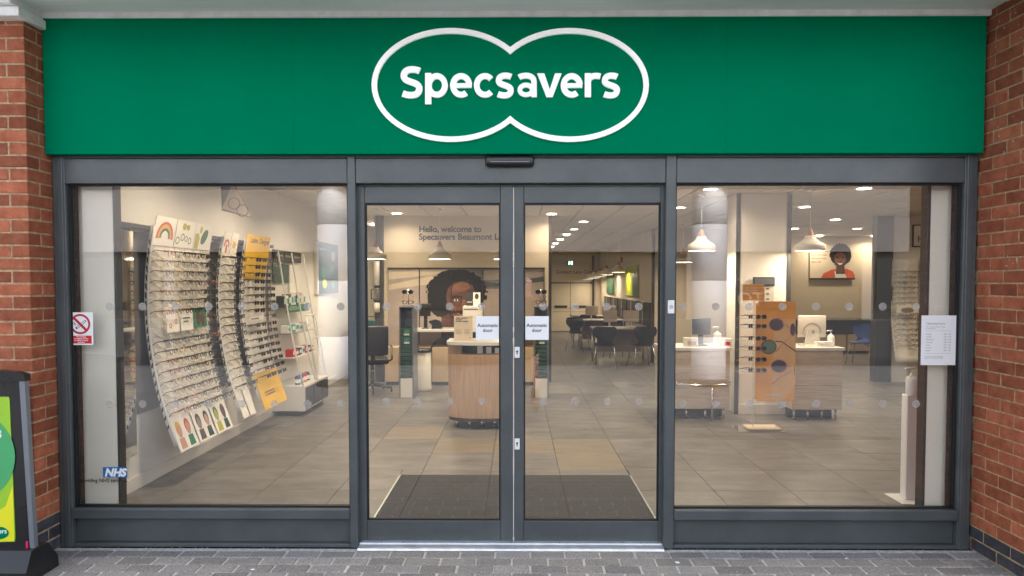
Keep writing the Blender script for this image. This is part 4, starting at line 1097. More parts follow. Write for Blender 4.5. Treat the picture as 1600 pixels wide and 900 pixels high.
CURV, XM, ZM = 0.165, -3.0, 1.485
def curve_x(z): return XM + CURV*(z-ZM)**2
def curve_ang(z): return math.atan(2*CURV*(z-ZM))          # lean of the face: normal = (cos, 0, -sin)
def rack(label, y0, y1, ncol, nrow, z0, z1, panel_mat, kinds, short, frm=None, cardgap=None, petals=True):
    """concave spectacle rack on the left wall; frm maps (x, y, z) to another wall if given"""
    place = frm or (lambda x, y, z: Vector((x, y, z)))
    turn = 0 if frm is None else frm.turn
    base = place(curve_x(z0), (y0+y1)/2, z0)
    t = thing("spectacle_rack", label, "display rack", base)
    n = 20
    zs = [z0 + (z1-z0)*i/n for i in range(n+1)]
    b = MB(); vs = []
    for z in zs:
        a = curve_ang(z)
        for y in (y0, y1):
            vs.append(place(curve_x(z), y, z)); vs.append(place(curve_x(z)-0.012*math.cos(a), y, z+0.012*math.sin(a)))
    fs = []
    for i in range(n):
        q = 4*i
        fs += [(q, q+2, q+6, q+4), (q+1, q+5, q+7, q+3), (q, q+4, q+5, q+1), (q+2, q+3, q+7, q+6)]
    fs += [(0, 1, 3, 2), (4*n, 4*n+2, 4*n+3, 4*n+1)]
    b.add(vs, fs, True); b.build("curved_panel", panel_mat, t)
    # side rails with slots
    for y in (y0+0.012, y1-0.012):
        b = MB()
        pts = [place(curve_x(z)+0.008, y, z) for z in zs]
        b.tube(pts, 0.011, 6); b.build("side_rail", "plastic_white", t)
    for k in range(22):
        z = z0 + 0.16 + (z1-z0-0.3)*k/21
        p = place(curve_x(z)+0.002, y0-0.0005, z)
        inst("slot", SLOT, p, t, rot=(0, curve_ang(z), turn - PI/2), scale=(1, 0.9, 0.9))
    cw = (y1-y0-0.03)/ncol
    rh = (z1-0.20-(z0+0.24))/(nrow-1)
    for c in range(ncol):
        yy = y0+0.015+cw*(c+0.5)
        for r in range(nrow):
            z = z1-0.20-rh*r
            a = curve_ang(z)
            p = place(curve_x(z)+0.004, yy, z)
            if petals: inst("carrier", PETAL, p, t, rot=(0, a, turn), scale=(1, cw/0.19, rh/0.085))
            if cardgap and r in cardgap[0] and cardgap[1] <= c <= cardgap[2]: continue
            kd = GLASS_KINDS[random.choice(kinds[c] if isinstance(kinds[0], (list, tuple)) else kinds)]
            p2 = place(curve_x(z)+0.006, yy, z)
            o = inst(kd[2], kd[1], p2, None, rot=(random.uniform(-.04, .04), a + random.uniform(-.03, .03), turn+random.uniform(-.05, .05)))
            tag(o, "%s %s on the %s, %s column, %s row from top" % (kd[0], kd[2], short, ORD[c], ORD[r]), kd[2], "eyewear on the " + short)
    return t
clear = [0, 0, 1, 2, 3, 4, 5, 5]
K = [[0, 4, 3, 5], [0, 3, 4, 5, 2], [0, 0, 5, 2, 1], [0, 0, 2, 1, 5], [6, 6, 6, 2, 1], [0, 1, 2, 6, 3]]
RA = rack("wide concave white spectacle rack with child drawings on its cards", 1.29, 2.34, 6, 17, 0.33, 2.12, "card_white", K, "wide white rack", cardgap=((7, 8), 0, 4))
RB_ = rack("narrow concave white spectacle rack between the wide rack and the yellow one", 2.60, 2.96, 2, 16, 0.35, 2.12, "card_white", [[0, 0, 1], [0, 1, 2]], "narrow white rack")
RC = rack("concave sunglasses rack with yellow top and bottom cards", 3.17, 3.87, 4, 17, 0.36, 2.13, "card_white", [6, 6, 7], "yellow rack", cardgap=((8,), 0, 2), petals=False)

def rack_card(parent, name, y0, y1, z0, z1, mat, lift=0.006):
    """a card following the lean of the rack between two heights"""
    x0, x1 = curve_x(z0)+lift, curve_x(z1)+lift
    o = Vector((x0, y0, z0)); v = Vector((x1-x0, 0, z1-z0)); L = v.length; v.normalize()
    nrm = Vector((0, 1, 0)).cross(v)
    fr_ = Frame(o, (0, 1, 0), v, nrm)
    b = MB(); b.prism([(0, 0), (y1-y0, 0), (y1-y0, L), (0, L)], fr_, 0, 0.004); c = b.build(name, mat, parent)
    return c, Frame(fr_.p(0, 0, 0.004), fr_.u, fr_.v, fr_.n), y1-y0, L
# drawings along the top of the wide rack
tops = []
for i in range(3):
    ya = 1.30 + i*0.348
    tops.append(rack_card(RA, "header_card", ya, ya+0.333, 1.965, 2.20, "card_white", 0.012))
c, f_, w, h = tops[0]
for k, mm in enumerate(("rb_red", "rb_yellow", "rb_green")):
    b = MB(); r1 = h*(0.56-0.11*k); b.annulus(f_, w*0.52, h*0.28, r1-h*0.10, r1, 0, 0.001, 16, R(-5), R(185)); b.build("rainbow_band", mm, c)
c, f_, w, h = tops[1]
b = MB()
for (u, v, q) in ((0.14, 0.25, 0.10), (0.38, 0.38, 0.10), (0.58, 0.34, 0.08), (0.78, 0.28, 0.09)): b.annulus(f_, w*u, h*v, w*q*0.72, w*q, 0, 0.001, 16)
b.build("drawn_glasses", "rb_green", c)
b = MB(); b.disc(f_, w*0.40, h*0.78, w*0.10, h*0.13, 0, 0.001, 14); b.disc(f_, w*0.60, h*0.76, w*0.09, h*0.11, 0, 0.001, 14); b.build("drawn_leaves", "olive", c)
c, f_, w, h = tops[2]
b = MB(); b.prism([(w*0.05, 0.02*h), (w*0.25, 0.02*h), (w*0.28, h*0.42), (w*0.20, h*0.62), (w*0.02, h*0.58)], f_, 0, 0.001); b.disc(f_, w*0.30, h*0.76, w*0.07, h*0.14, 0, 0.0012, 14); b.build("drawn_cactus", "olive", c)
b = MB(); q = [(0.55+0.16*math.cos(t)*1.0+0.10*math.sin(t), 0.50+0.30*math.sin(t)-0.02*math.cos(t)) for t in [2*PI*i/18 for i in range(18)]]; b.prism([(w*u, h*v) for u, v in q], f_, 0, 0.001); b.build("drawn_pickle", "print_leaf", c)
# child portraits along the foot
hairs = ["rb_yellow", "rb_red", "frame_tortoise", "hair_black", "rb_green", "frame_tortoise"]; skins = ["lens_print_pink", "lens_print_pink", "print_taupe", "lens_print_pink", "olive", "skin_brown"]; tops_ = ["lens_print_pink", "mid_green", "lens_print", "dark_green", "olive", "dark_green"]
for i in range(3):
    ya = 1.30 + i*0.348
    c, f_, w, h = rack_card(RA, "footer_card", ya, ya+0.32, 0.27, 0.555, "card_white", 0.016)
    for j in range(2):
        k = 2*i+j; u0 = w*(0.27+0.46*j)
        b = MB(); b.prism([(u0-w*0.15, h*0.06), (u0+w*0.15, h*0.06), (u0+w*0.12, h*0.36), (u0-w*0.12, h*0.36)], f_, 0, 0.0008); b.build("drawn_body", tops_[k], c)
        b = MB(); b.disc(f_, u0, h*0.62, w*0.135, h*0.22, 0, 0.0009, 16); b.build("drawn_hair", hairs[k], c)
        b = MB(); b.disc(f_, u0, h*0.55, w*0.105, h*0.185, 0, 0.0013, 16); b.build("drawn_face", skins[k], c)
# price cards in the middle of the wide rack
c, f_, w, h = rack_card(RA, "price_card", 1.42, 1.63, 1.24, 1.40, "card_white", 0.09)
b = MB(); b.annulus(f_, w*0.3, h*0.35, w*0.06, w*0.10, 0, 0.001, 12); b.annulus(f_, w*0.75, h*0.55, w*0.06, w*0.10, 0, 0.001, 12); b.build("sketch", "rb_red", c)
c, f_, w, h = rack_card(RA, "price_card", 1.66, 1.88, 1.24, 1.41, "card_white", 0.09)
b = MB(); b.prism([(w*0.2, h*0.6), (w*0.75, h*0.6), (w*0.75, h*0.68), (w*0.2, h*0.68)], f_, 0, 0.001); b.prism([(w*0.2, h*0.42), (w*0.6, h*0.42), (w*0.6, h*0.5), (w*0.2, h*0.5)], f_, 0, 0.001); b.build("print_lines", "ink_grey", c)
c, f_, w, h = rack_card(RA, "picture_card", 1.90, 2.15, 1.25, 1.43, "mid_green", 0.09)
b = MB(); b.disc(f_, w*0.35, h*0.45, w*0.16, h*0.35, 0, 0.001, 14); b.disc(f_, w*0.68, h*0.4, w*0.16, h*0.33, 0, 0.001, 14); b.build("figure_print", "skin_brown", c)
# narrow rack cards
for i in range(2):
    ya = 2.605 + i*0.178
    c, f_, w, h = rack_card(RB_, "header_card", ya, ya+0.168, 1.93, 2.17, "card_white", 0.012)
    b = MB()
    if i == 0: b.annulus(f_, w*0.5, h*0.45, w*0.22, w*0.36, 0, 0.001, 14, R(-20), R(200)); b.disc(f_, w*0.5, h*0.3, w*0.12, h*0.2, 0, 0.001, 12); b.build("drawn_arch", "rb_red", c)
    else:
        b.disc(f_, w*0.5, h*0.5, w*0.24, w*0.24, 0, 0.001, 14)
        for k in range(8): a = 2*PI*k/8; u, v = w*0.5+w*0.36*math.cos(a), h*0.5+w*0.36*math.sin(a); b.disc(f_, u, v, w*0.05, w*0.05, 0, 0.001, 8)
        b.build("drawn_sun", "rb_yellow", c)
    c, f_, w, h = rack_card(RB_, "footer_card", ya, ya+0.145, 0.29, 0.60, "card_white", 0.014)
# yellow rack cards
c, f_, w, h = rack_card(RC, "header_card", 3.17, 3.87, 1.70, 2.19, "yellow_card", 0.006)
b = MB(); b.text(f_, "Ladies", w*0.30, h*0.82, 0.085, h=0.001, align='CENTER', bold=0.001); b.text(f_, "Designer", w*0.74, h*0.82, 0.085, h=0.001, align='CENTER', bold=0.001); b.build("wording", "frame_tortoise", c)
c, f_, w, h = rack_card(RC, "footer_card", 3.17, 3.87, 0.27, 0.66, "yellow_card", 0.014)
b = MB()
for v in (0.42, 0.34): b.prism([(w*0.2, h*v), (w*0.62, h*(v)), (w*0.62, h*(v+0.035)), (w*0.2, h*(v+0.035))], f_, 0, 0.001)
b.build("print_lines", "frame_gold", c)
c, f_, w, h = rack_card(RC, "price_card", 3.22, 3.66, 1.20, 1.30, "card_white", 0.07)
b = MB(); b.prism([(w*0.08, h*0.5), (w*0.6, h*0.5), (w*0.6, h*0.66), (w*0.08, h*0.66)], f_, 0, 0.001); b.build("print_lines", "ink_grey", c)
# second-angle racks on the partition by the right window
class OnPartition:
    turn = -PI/2
    def __init__(s, x0): s.x0 = x0
    def __call__(s, x, y, z): return Vector((s.x0 + y, 7.24 - (x - XM), z))
xr0 = fx(1399, 7.1)
for i in range(2):
    x0 = xr0 + i*0.46
    frm = OnPartition(x0)
    rr = rack("concave white spectacle rack on the partition, %s the grey return panel" % ("farther from" if i == 0 else "partly behind"), 0.0, 0.42, 2, 15, 0.36, 2.05, "card_white", [[0, 1, 5], [0, 2, 1]], "%s partition rack" % ("left" if i == 0 else "right"), frm=frm, cardgap=((7,), 0, 1))
    f_ = Frame((x0+0.03, 7.24-0.06-0.075, 1.14), (1, 0, 0), (0, 0, 1), (0, -1, 0))
    b = MB(); b.prism([(0, 0), (0.36, 0), (0.36, 0.17), (0, 0.17)], f_, 0, 0.004); c = b.build("price_card", "card_white", rr)
    f2 = Frame(f_.p(0, 0, 0.0045), f_.u, f_.v, f_.n)
    b = MB(); b.disc(f2, 0.18, 0.07, 0.11, 0.045, 0, 0.001, 14); b.build("picture", "print_taupe", c)
p0, p1 = at(1425, 386, 7.24), at(1470, 351, 7.24)
o, f_, w, h = None, front_frame(p0.x, 7.235, p0.z), p1.x-p0.x, p1.z-p0.z
hs_ = thing("welcome_panel", "white framed panel with dark greeting text on the partition", "sign", (p0.x, 7.24, p0.z))
b = MB(); b.bbox(p0.x, p1.x, 7.225, 7.249, p0.z, p1.z, r=0.004); b.build("frame", "post_grey", hs_)
b = MB(); b.box(p0.x+0.02, p1.x-0.02, 7.2215, 7.2245, p0.z+0.02, p1.z-0.02); b.build("board", "card_white", hs_)
b = MB(); b.text(front_frame(p0.x, 7.2215, p0.z), "Hello", w*0.16, h*0.22, 0.15, h=0.001, bold=0.001); b.build("wording", "ink", hs_)

# ================================================================ left wall: mirror, slotted strip, accessory unit, poster, banner
def lw(px, py, X=XW): return atx(px, py, X)
ms = thing("wall_mirror", "narrow tall mirror on the wall before the wide white rack", "mirror", (XW+0.06, 1.02, 0.35))
b = MB(); b.bbox(XW+0.03, XW+0.06, 0.97, 1.13, 0.30, 2.06, r=0.003); b.build("glass", "mirror", ms)
b = MB(); b.bbox(XW+0.017, XW+0.03, 0.955, 1.145, 0.285, 2.075, r=0.003); b.build("backing", "post_grey", ms)
sl = thing("slotted_strip", "dark grey slotted upright panel beside the narrow wall mirror", "wall panel", (XW+0.03, 0.8, 0.3))
b = MB(); b.bbox(XW+0.017, XW+0.05, 0.66, 0.92, 0.45, 2.0, r=0.003); b.build("panel", "post_grey", sl)
for k in range(12):
    b = MB(); z = 0.62+k*0.1; b.box(XW+0.0505, XW+0.052, 0.82, 0.835, z, z+0.05); b.build("slot", "card_white", sl)
tr = MB(); tr.bbox(XW+0.017, XW+0.10, 0.45, 4.1, 2.08, 2.115, r=0.004); tag(tr.build("display_rail", "post_grey", None, (XW, 2, 2.08)), "dark rail running along the wall behind the rack tops", "rail")

ua = thing("accessory_unit", "white ladder-framed accessory shelf unit with dark drawers by the yellow rack", "shelf unit", (XW+0.3, 4.7, 0))
UY0, UY1, UX = 4.22, 5.25, -2.64
b = MB(); b.bbox(XW+0.02, UX, UY0, UY1, 0.06, 0.375, r=0.004); b.build("base_box", "panel_white", ua)
for k in range(3):
    ya = UY0+0.03+k*0.335
    b = MB(); b.bbox(UX+0.001, UX+0.012, ya, ya+0.315, 0.085, 0.35, r=0.003); b.build("drawer_front", "post_grey", ua)
b = MB(); b.box(XW+0.05, UX-0.06, UY0+0.02, UY1-0.02, 0.0, 0.058); b.build("plinth", "post_grey", ua)
def lean(z, top=2.08): return UX-0.02 - 0.30*(max(0, z-0.375)/(top-0.375))**0.8
for k, ya in enumerate((UY0+0.02, UY0+0.52, UY1-0.02)):
    b = MB(); b.tube([(lean(z), ya, z) for z in (0.375, 0.7, 1.0, 1.3, 1.6, 1.9, 2.05)], 0.011, 8); b.build("upright", "plastic_white", ua)
for z in (0.72, 1.02, 1.34):
    b = MB(); b.bbox(XW+0.02, lean(z)-0.012, UY0+0.02, UY1-0.03, z-0.009, z+0.006, r=0.002); b.build("shelf", "acrylic" if z > 1 else "plastic_white", ua)
b = MB(); b.box(XW+0.017, XW+0.022, UY0, UY1, 0.38, 2.02); b.build("back_panel", "panel_white", ua)
for k in range(3):
    ya = UY0+0.01+k*0.34
    b = MB(); b.bbox(XW+0.03, XW+0.075, ya, ya+0.325, 1.93, 2.07, r=0.003); d = b.build("header_block", "post_grey", ua)
    b = MB(); f_ = left_frame(XW+0.0755, ya, 1.93); b.text(f_, ("Care", "Cases", "Cords")[k] if False else "Accessories", 0.03, 0.06, 0.05, h=0.001); b.build("wording", "card_white", d)
b = MB(); b.bbox(XW+0.03, XW+0.05, UY0+0.01, UY0+0.58, 1.66, 1.90, r=0.003); b.build("green_card", "dark_green", ua)
b = MB(); b.bbox(XW+0.03, XW+0.05, UY0+0.62, UY1, 1.52, 1.90, r=0.003); b.build("white_card", "card_white", ua)
b = MB(); b.bbox(lean(1.30)-0.05, lean(1.30)-0.03, UY0+0.10, UY0+0.95, 1.28, 1.375, r=0.003); gb = b.build("green_strip", "mid_green", ua)
b = MB(); b.text(left_frame(lean(1.30)-0.03, UY0+0.1, 1.28), "ACCESSORIES", 0.08, 0.03, 0.06, h=0.001, bold=0.001, spacing=1.3); b.build("wording", "card_white", gb)
# goods in the unit
def goods(kind, label, x0, x1, y0, y1, z0, z1, mat, mat2="card_white"):
    b = MB(); b.bbox(x0, x1, y0, y1, z0, z1, r=0.003); o = b.build(kind, mat, None, ((x0+x1)/2, (y0+y1)/2, z0)); tag(o, label, "box", "goods on the accessory unit")
    b = MB(); b.box(x1+0.0003, x1+0.002, y0+0.012, y1-0.012, z0+(z1-z0)*0.3, z0+(z1-z0)*0.75); b.build("label_print", mat2, o)
gm = ["card_white", "box_red", "box_blue", "box_teal", "post_grey", "plastic_cream"]
gn = ["white", "red", "blue", "teal", "dark grey", "cream"]
for z, sh_, n_, hh, seq in ((0.728, "lowest", 7, 0.09, [1, 1, 2, 0, 1, 4, 1]), (1.028, "middle", 6, 0.11, [0, 3, 0, 0, 5, 0]), (1.348, "top", 9, 0.17, [4, 0, 4, 0, 0, 4, 0, 5, 0])):
    for k in range(n_):
        ya = UY0+0.06+(UY1-UY0-0.14)*k/n_; wdt = (UY1-UY0-0.14)/n_*0.82
        goods("goods_box", "%s goods box, accessory unit, %s shelf, %s from the yellow rack" % (gn[seq[k]], sh_, ORD[k]), lean(z)-0.15, lean(z)-0.055, ya, ya+wdt, z-0.0005+0.0005, z+hh*random.uniform(0.8, 1.1), gm[seq[k]], "card_white" if seq[k] else "box_teal")
for k in range(4):
    ya = UY0+0.14+k*0.13
    c = Vector((UX-0.13, ya, 0.376)); b = MB(); b.lathe(c, [(0.001, 0), (0.034, 0.0), (0.036, 0.01), (0.036, 0.085), (0.028, 0.095), (0.028, 0.11), (0.001, 0.112)], 16)
    o = b.build("lens_cleaner_tub", ["box_blue", "box_blue", "box_red", "post_grey"][k], None, c); tag(o, "small %s tub on the accessory unit drawers, %s from the yellow rack" % (["blue", "blue", "red", "grey"][k], ORD[k]), "tub", "goods on the accessory unit")
    b = MB(); b.lathe(c, [(0.0365, 0.02), (0.0368, 0.03), (0.0368, 0.06), (0.0365, 0.07)], 16); b.build("label_print", "card_white", o)
# small white step frame at the end of the unit
sf_ = thing("step_frame", "white tubular ladder frame at the far end of the accessory unit", "frame", (UX-0.05, UY1+0.1, 0.376))
for dy in (0.0, 0.42):
    b = MB(); b.tube([(UX-0.02, UY0+0.6+dy, 0.376), (UX-0.10, UY0+0.6+dy, 0.9), (UX-0.16, UY0+0.6+dy, 1.22)], 0.011, 8); b.build("side_tube", "plastic_white", sf_)
for z in (0.92, 1.22):
    x = UX-0.10-(z-0.9)*0.19; b = MB(); b.tube([(x, UY0+0.6, z), (x, UY0+1.02, z)], 0.012, 8); b.build("rung", "plastic_white", sf_)
# green poster far along the left wall
p0, p1 = lw(490, 376), lw(523, 463)
po = thing("wall_poster", "dark green poster with coloured lens shapes on the wall beyond the racks", "poster", (XW+0.01, p0.y, p1.z))
zt2, zb2 = lw(490, 376).z, lw(490, 460).z
b = MB(); b.bbox(XW+0.001, XW+0.06, p0.y, p1.y, zb2, zt2, r=0.003); b.build("board", "card_white", po); b = MB(); b.box(XW+0.0605, XW+0.063, p0.y+0.03, p1.y-0.005, zb2+0.005, zt2-0.005); b.build("print", "dark_green", po)
f_ = left_frame(XW+0.0633, p0.y, zb2); w, h = p1.y-p0.y, zt2-zb2
b = MB(); b.disc(f_, w*0.72, h*0.75, w*0.11, h*0.10, 0, 0.001, 18); b.build("lens_print", "print_mauve", po)
b = MB(); b.disc(f_, w*0.30, h*0.20, w*0.11, h*0.09, 0, 0.001, 18); b.build("lens_print", "print_lime", po)
b = MB(); b.disc(f_, w*0.25, h*0.42, w*0.12, h*0.11, 0, 0.001, 18); b.disc(f_, w*0.65, h*0.48, w*0.11, h*0.1, 0, 0.001, 18); b.disc(f_, w*0.70, h*0.18, w*0.11, h*0.09, 0, 0.001, 18); b.build("lens_print", "mid_green", po)
b = MB(); b.text(f_, "Get two pairs", w*0.08, h*0.84, h*0.075, h=0.001); b.build("wording", "card_white", po)
# hanging triangular banner under the ceiling
YBn = 2.2
bn = thing("hanging_banner", "pale hanging banner with a large spectacles print above the racks", "banner", at(370, 330, YBn))
pts = [at(344.5, 270, YBn), at(366, 286, YBn), at(393.5, 340.5, YBn), at(346.5, 329, YBn)]
f_ = front_frame(0, YBn, 0); b = MB(); b.prism([(p.x, p.z) for p in (pts[0], pts[3], pts[2], pts[1])], f_, -0.006, 0.0); b.build("sheet", "print_grey", bn)
b = MB(); q = [at(x, y, YBn) for x, y in ((347, 326), (362, 290), (366, 287.5), (392, 339))]; b.prism([(p.x, p.z) for p in q], f_, 0.0005, 0.0015); b.build("pale_print", "print_mauve", bn)
b = MB()
for (x, y, r_) in ((366, 318, 9), (379, 329, 9)):
    c = at(x, y, YBn); b.annulus(f_, c.x, c.z, r_*0.0055, r_*0.0063, 0.0015, 0.003, 22)
b.build("spectacles_print", "print_dark", bn)
b = MB(); b.tube([pts[0]+Vector((0.01, 0, 0)), (pts[0].x+0.01, YBn, HC)], 0.002, 5); b.tube([pts[1], (pts[1].x, YBn, HC)], 0.002, 5); b.build("hanging_wire", "ink_grey", bn)
# ================================================================ reception desk in the middle
YDk = 3.42
x0, x1 = fx(697, YDk), fx(806, YDk)
zt_ = at(740, 535, YDk).z
dk = thing("reception_desk", "rounded wooden reception desk with a pale top behind the meeting doors", "desk", ((x0+x1)/2, YDk+0.25, 0))
xc, hw_ = (x0+x1)/2, (x1-x0)/2
def bow(n, ins, dep): return [(xc + (hw_-ins)*math.cos(PI+PI*i/n), YDk + dep - dep*abs(math.sin(PI*i/n))**0.7 + ins) for i in range(n+1)]
fZ = Frame((0, 0, 0), (1, 0, 0), (0, 1, 0), (0, 0, 1))
def dprism(name, ins, z0, z1, mat):
    b = MB(); pts = bow(24, ins, 0.26); pts = [(pts[0][0], YDk+0.62)] + pts + [(pts[-1][0], YDk+0.62)]
    b.prism(pts, fZ, z0, z1)
    for i in range(len(b.sm)): pass
    return b.build(name, mat, dk)
dprism("top", -0.018, zt_-0.035, zt_, "desk_top")
dprism("niche_back", 0.16, zt_-0.14, zt_-0.0355, "print_dark")
dprism("lower_rim", 0.004, 0.095, 0.13, "dark_brown")
dprism("front_panel", 0.0, 0.131, zt_-0.1405, "desk_wood")
b = MB(); b.bbox(x0+0.001, x0+0.16, YDk+0.17, YDk+0.61, zt_-0.14, zt_-0.036, r=0.003); b.bbox(x1-0.04, x1-0.001, YDk+0.17, YDk+0.61, zt_-0.14, zt_-0.036, r=0.003); b.build("niche_side", "desk_wood", dk)
for k in range(3):
    b = MB(); a = xc-0.05+k*0.10; b.bbox(a, a+0.06, YDk+0.14, YDk+0.158, zt_-0.138, zt_-0.055-0.01*k, r=0.002); b.build("niche_card", "card_white", dk)
for k in range(5):
    b = MB(); a = x0+0.10+k*(x1-x0-0.2)/4; b.tube([(a, YDk+0.20, 0.0), (a, YDk+0.20, 0.094)], 0.018, 10); b.build("foot", "chrome", dk)
# poster and cards on the desk
p0, p1 = at(709.5, 531.5, YDk+0.2), at(738.5, 493.5, YDk+0.2)
b = MB(); b.bbox(p0.x, p1.x, YDk+0.19, YDk+0.20, zt_, p1.z, r=0.002); o = b.build("desk_poster", "print_cream", None, (p0.x, YDk+0.2, zt_)); tag(o, "cream contact lens poster standing on the wooden reception desk", "poster")
f_ = front_frame(p0.x, YDk+0.1895, zt_); w, h = p1.x-p0.x, p1.z-zt_
b = MB()
for i, tx in enumerate(("Take control", "of your", "contact lenses")): b.text(f_, tx, w*0.10, h*(0.89-0.065*i), h*0.085, h=0.0006, bold=0.0008)
b.build("heading", "ink", o)
b = MB()
for i in range(4):
    for u in (0.10, 0.55): b.prism([(w*u, h*(0.44-0.055*i)), (w*(u+0.33-0.05*(i % 2)), h*(0.44-0.055*i)), (w*(u+0.33-0.05*(i % 2)), h*(0.455-0.055*i)), (w*u, h*(0.455-0.055*i))], f_, 0, 0.0006)
b.prism([(w*0.84, h*0.1), (w*0.9, h*0.1), (w*0.9, h*0.15), (w*0.84, h*0.15)], f_, 0, 0.0006)
b.build("print_lines", "print_taupe", o)
# items on the long counter behind
def standing(name, label, cat, px0, px1, py0, y, zbase, mat, depth=0.03, r=0.003):
    a, c = fx(px0, y), fx(px1, y); z1 = at(px0, py0, y).z
    b = MB(); b.bbox(a, c, y, y+depth, zbase, z1, r=r); o = b.build(name, mat, None, ((a+c)/2, y, zbase)); tag(o, label, cat)
    return o, front_frame(a, y, zbase), c-a, z1-zbase
o, f_, w, h = standing("label_printer", "pale grey box printer on the counter below the mural face", "printer", 723, 753, 478, 6.75, za, "plastic_cream", 0.3, 0.01)
b = MB(); b.prism([(w*0.05, h*0.82), (w*0.8, h*0.82), (w*0.8, h*0.88), (w*0.05, h*0.88)], f_, 0, 0.002); b.build("slot", "ink_grey", o)
zpr = at(723, 478, 6.75).z
o, f_, w, h = standing("leaflet_card", "dark leaflet card on top of the pale box printer", "card", 728.5, 738.5, 457, 6.80, zpr, "print_dark", 0.01)
b = MB(); b.prism([(w*0.1, h*0.25), (w*0.9, h*0.25), (w*0.9, h*0.32), (w*0.1, h*0.32)], f_, 0, 0.0008); b.build("print_lines", "print_cream", o)
o, f_, w, h = standing("leaflet_card", "pale leaflet card with a portrait on top of the pale box printer", "card", 739.2, 750.5, 457, 6.80, zpr, "card_white", 0.01)
b = MB(); b.disc(f_, w*0.5, h*0.7, w*0.27, h*0.22, 0, 0.0007, 16); b.build("hair_print", "hair_black", o)
b = MB(); b.disc(f_, w*0.5, h*0.66, w*0.16, h*0.15, 0, 0.0012, 16); b.build("face_print", "skin_brown", o)
def screen(label, px, py0, py1, wpx, y, zbase, tilt=0.0, mat="black_plastic", facing=1):
    c = at(px, (py0+py1)/2, y); w = wpx*(y+4.2)/1067; z1, z0 = at(px, py0, y).z, at(px, py1, y).z
    t = thing("monitor", label, "monitor", (c.x, y, zbase))
    b = MB(); b.bbox(c.x-w/2, c.x+w/2, y-0.012, y+0.02, z0, z1, r=0.008, seg=2); s_ = b.build("housing", mat, t)
    b = MB(); b.bbox(c.x-0.03, c.x+0.03, y+0.021, y+0.05, zbase+0.01, (z0+z1)/2, r=0.006); b.build("neck", mat, t)
    b = MB(); b.bbox(c.x-w*0.3, c.x+w*0.3, y-0.05, y+0.12, zbase, zbase+0.014, r=0.005); b.build("foot", mat, t)
    return t, s_
screen("black till screen on the counter beside the green drawer tower", 664.5, 474.5, 494, 17, 6.85, za)
kb = thing("card_reader", "black curved card reader on the counter below the mural", "card reader", (fx(683, 6.8), 6.8, za))
b = MB(); f_ = front_frame(fx(669, 6.8), 6.8, za); q = [(0, 0.11), (0.02, 0.13), (0.12, 0.145), (0.17, 0.13), (0.21, 0.09), (0.22, 0.0), (0.05, 0.0), (0.06, 0.06)]; b.prism(q, f_, -0.1, 0.0); b.build("body", "black_plastic", kb)
b = MB(); b.prism([(0.06, 0.14), (0.12, 0.146), (0.12, 0.152), (0.06, 0.146)], f_, -0.09, -0.01); b.build("keypad", "post_grey", kb)
# white pedestal under the counter
c = Vector((fx(660, 6.2), 6.25, 0)); b = MB(); b.lathe(c, [(0.001, 0.0), (0.13, 0.0), (0.13, 0.05), (0.125, 0.06), (0.125, 0.60), (0.001, 0.60)], 24); pe = b.build("pedestal_bin", "plastic_cream", None, c); tag(pe, "pale round pedestal bin under the long grey counter", "bin")
b = MB(); b.lathe(c, [(0.131, 0.602), (0.134, 0.62), (0.11, 0.65), (0.001, 0.66)], 24); b.build("lid", "black_plastic", pe)
# sunglasses trees on both drawer towers
for i, (x, y, z) in enumerate(TW):
    t = thing("sunglasses_stand", "small counter stand of sunglasses on the drawer tower %s" % ("beside the till screen" if i == 0 else "at the corridor corner"), "display stand", (x, y, z))
    b = MB(); b.bbox(x-0.07, x+0.07, y-0.05, y+0.05, z, z+0.012, r=0.003); b.tube([(x, y, z+0.012), (x, y, z+0.25)], 0.008, 8); b.build("post", "chrome", t)
    for k in range(3):
        kd = GLASS_KINDS[[2, 4, 6][k]]
        o = inst("sunglasses" if k == 2 else "spectacles", kd[1], (x, y+0.05, z+0.06+k*0.075), None, rot=(0, 0, -PI/2), scale=(0.8, 1.3, 1.3))
        tag(o, "%s %s, %s tier of the counter stand %s" % (kd[0], kd[2], ["lowest", "middle", "top"][k], "beside the till screen" if i == 0 else "at the corridor corner"), kd[2], "eyewear on the drawer towers")

# ================================================================ left rear corner
xq = fx(592, 7.2)
trim("round_post", "grey round-edged post left of the welcome wall", xq-0.07, xq+0.07, 7.18, 7.3)
wl_ = thing("dispenser", "white tube dispenser with dark clips on the grey post left of the mural", "dispenser", (xq-0.02, 7.1, 1.2))
for (ya_, yb_, m__) in ((408, 446, "plastic_cream"), (447, 449.5, "ink"), (450, 467, "acrylic"), (468, 472, "ink"), (473, 488, "plastic_cream")):
    za_, zb_2 = at(590, ya_, 7.08).z, at(590, yb_, 7.08).z
    b = MB(); b.lathe((xq-0.02, 7.11, 0), [(0.001, zb_2), (0.05, zb_2), (0.05, za_), (0.001, za_)], 16); b.build("segment", m__, wl_)
b = MB(); hz = at(583, 460, 7.1).z; b.tube([(xq-0.06, 7.11, hz+0.09), (xq-0.11, 7.11, hz+0.08), (xq-0.11, 7.11, hz-0.07), (xq-0.06, 7.11, hz-0.08)], 0.008, 6); b.build("handle", "ink", wl_)
sdk = thing("side_desk", "pale side desk behind the black office chair at the left rear", "desk", (-2.5, 8.2, 0))
zd = 0.86
b = MB(); b.bbox(-3.0, -2.25, 7.7, 8.5, zd-0.04, zd, r=0.004); b.build("top", "desk_top", sdk)
for x in (-2.96, -2.3):
    b = MB(); b.bbox(x, x+0.04, 7.75, 8.45, 0, zd-0.041, r=0.003); b.build("leg", "cupboard_beige", sdk)
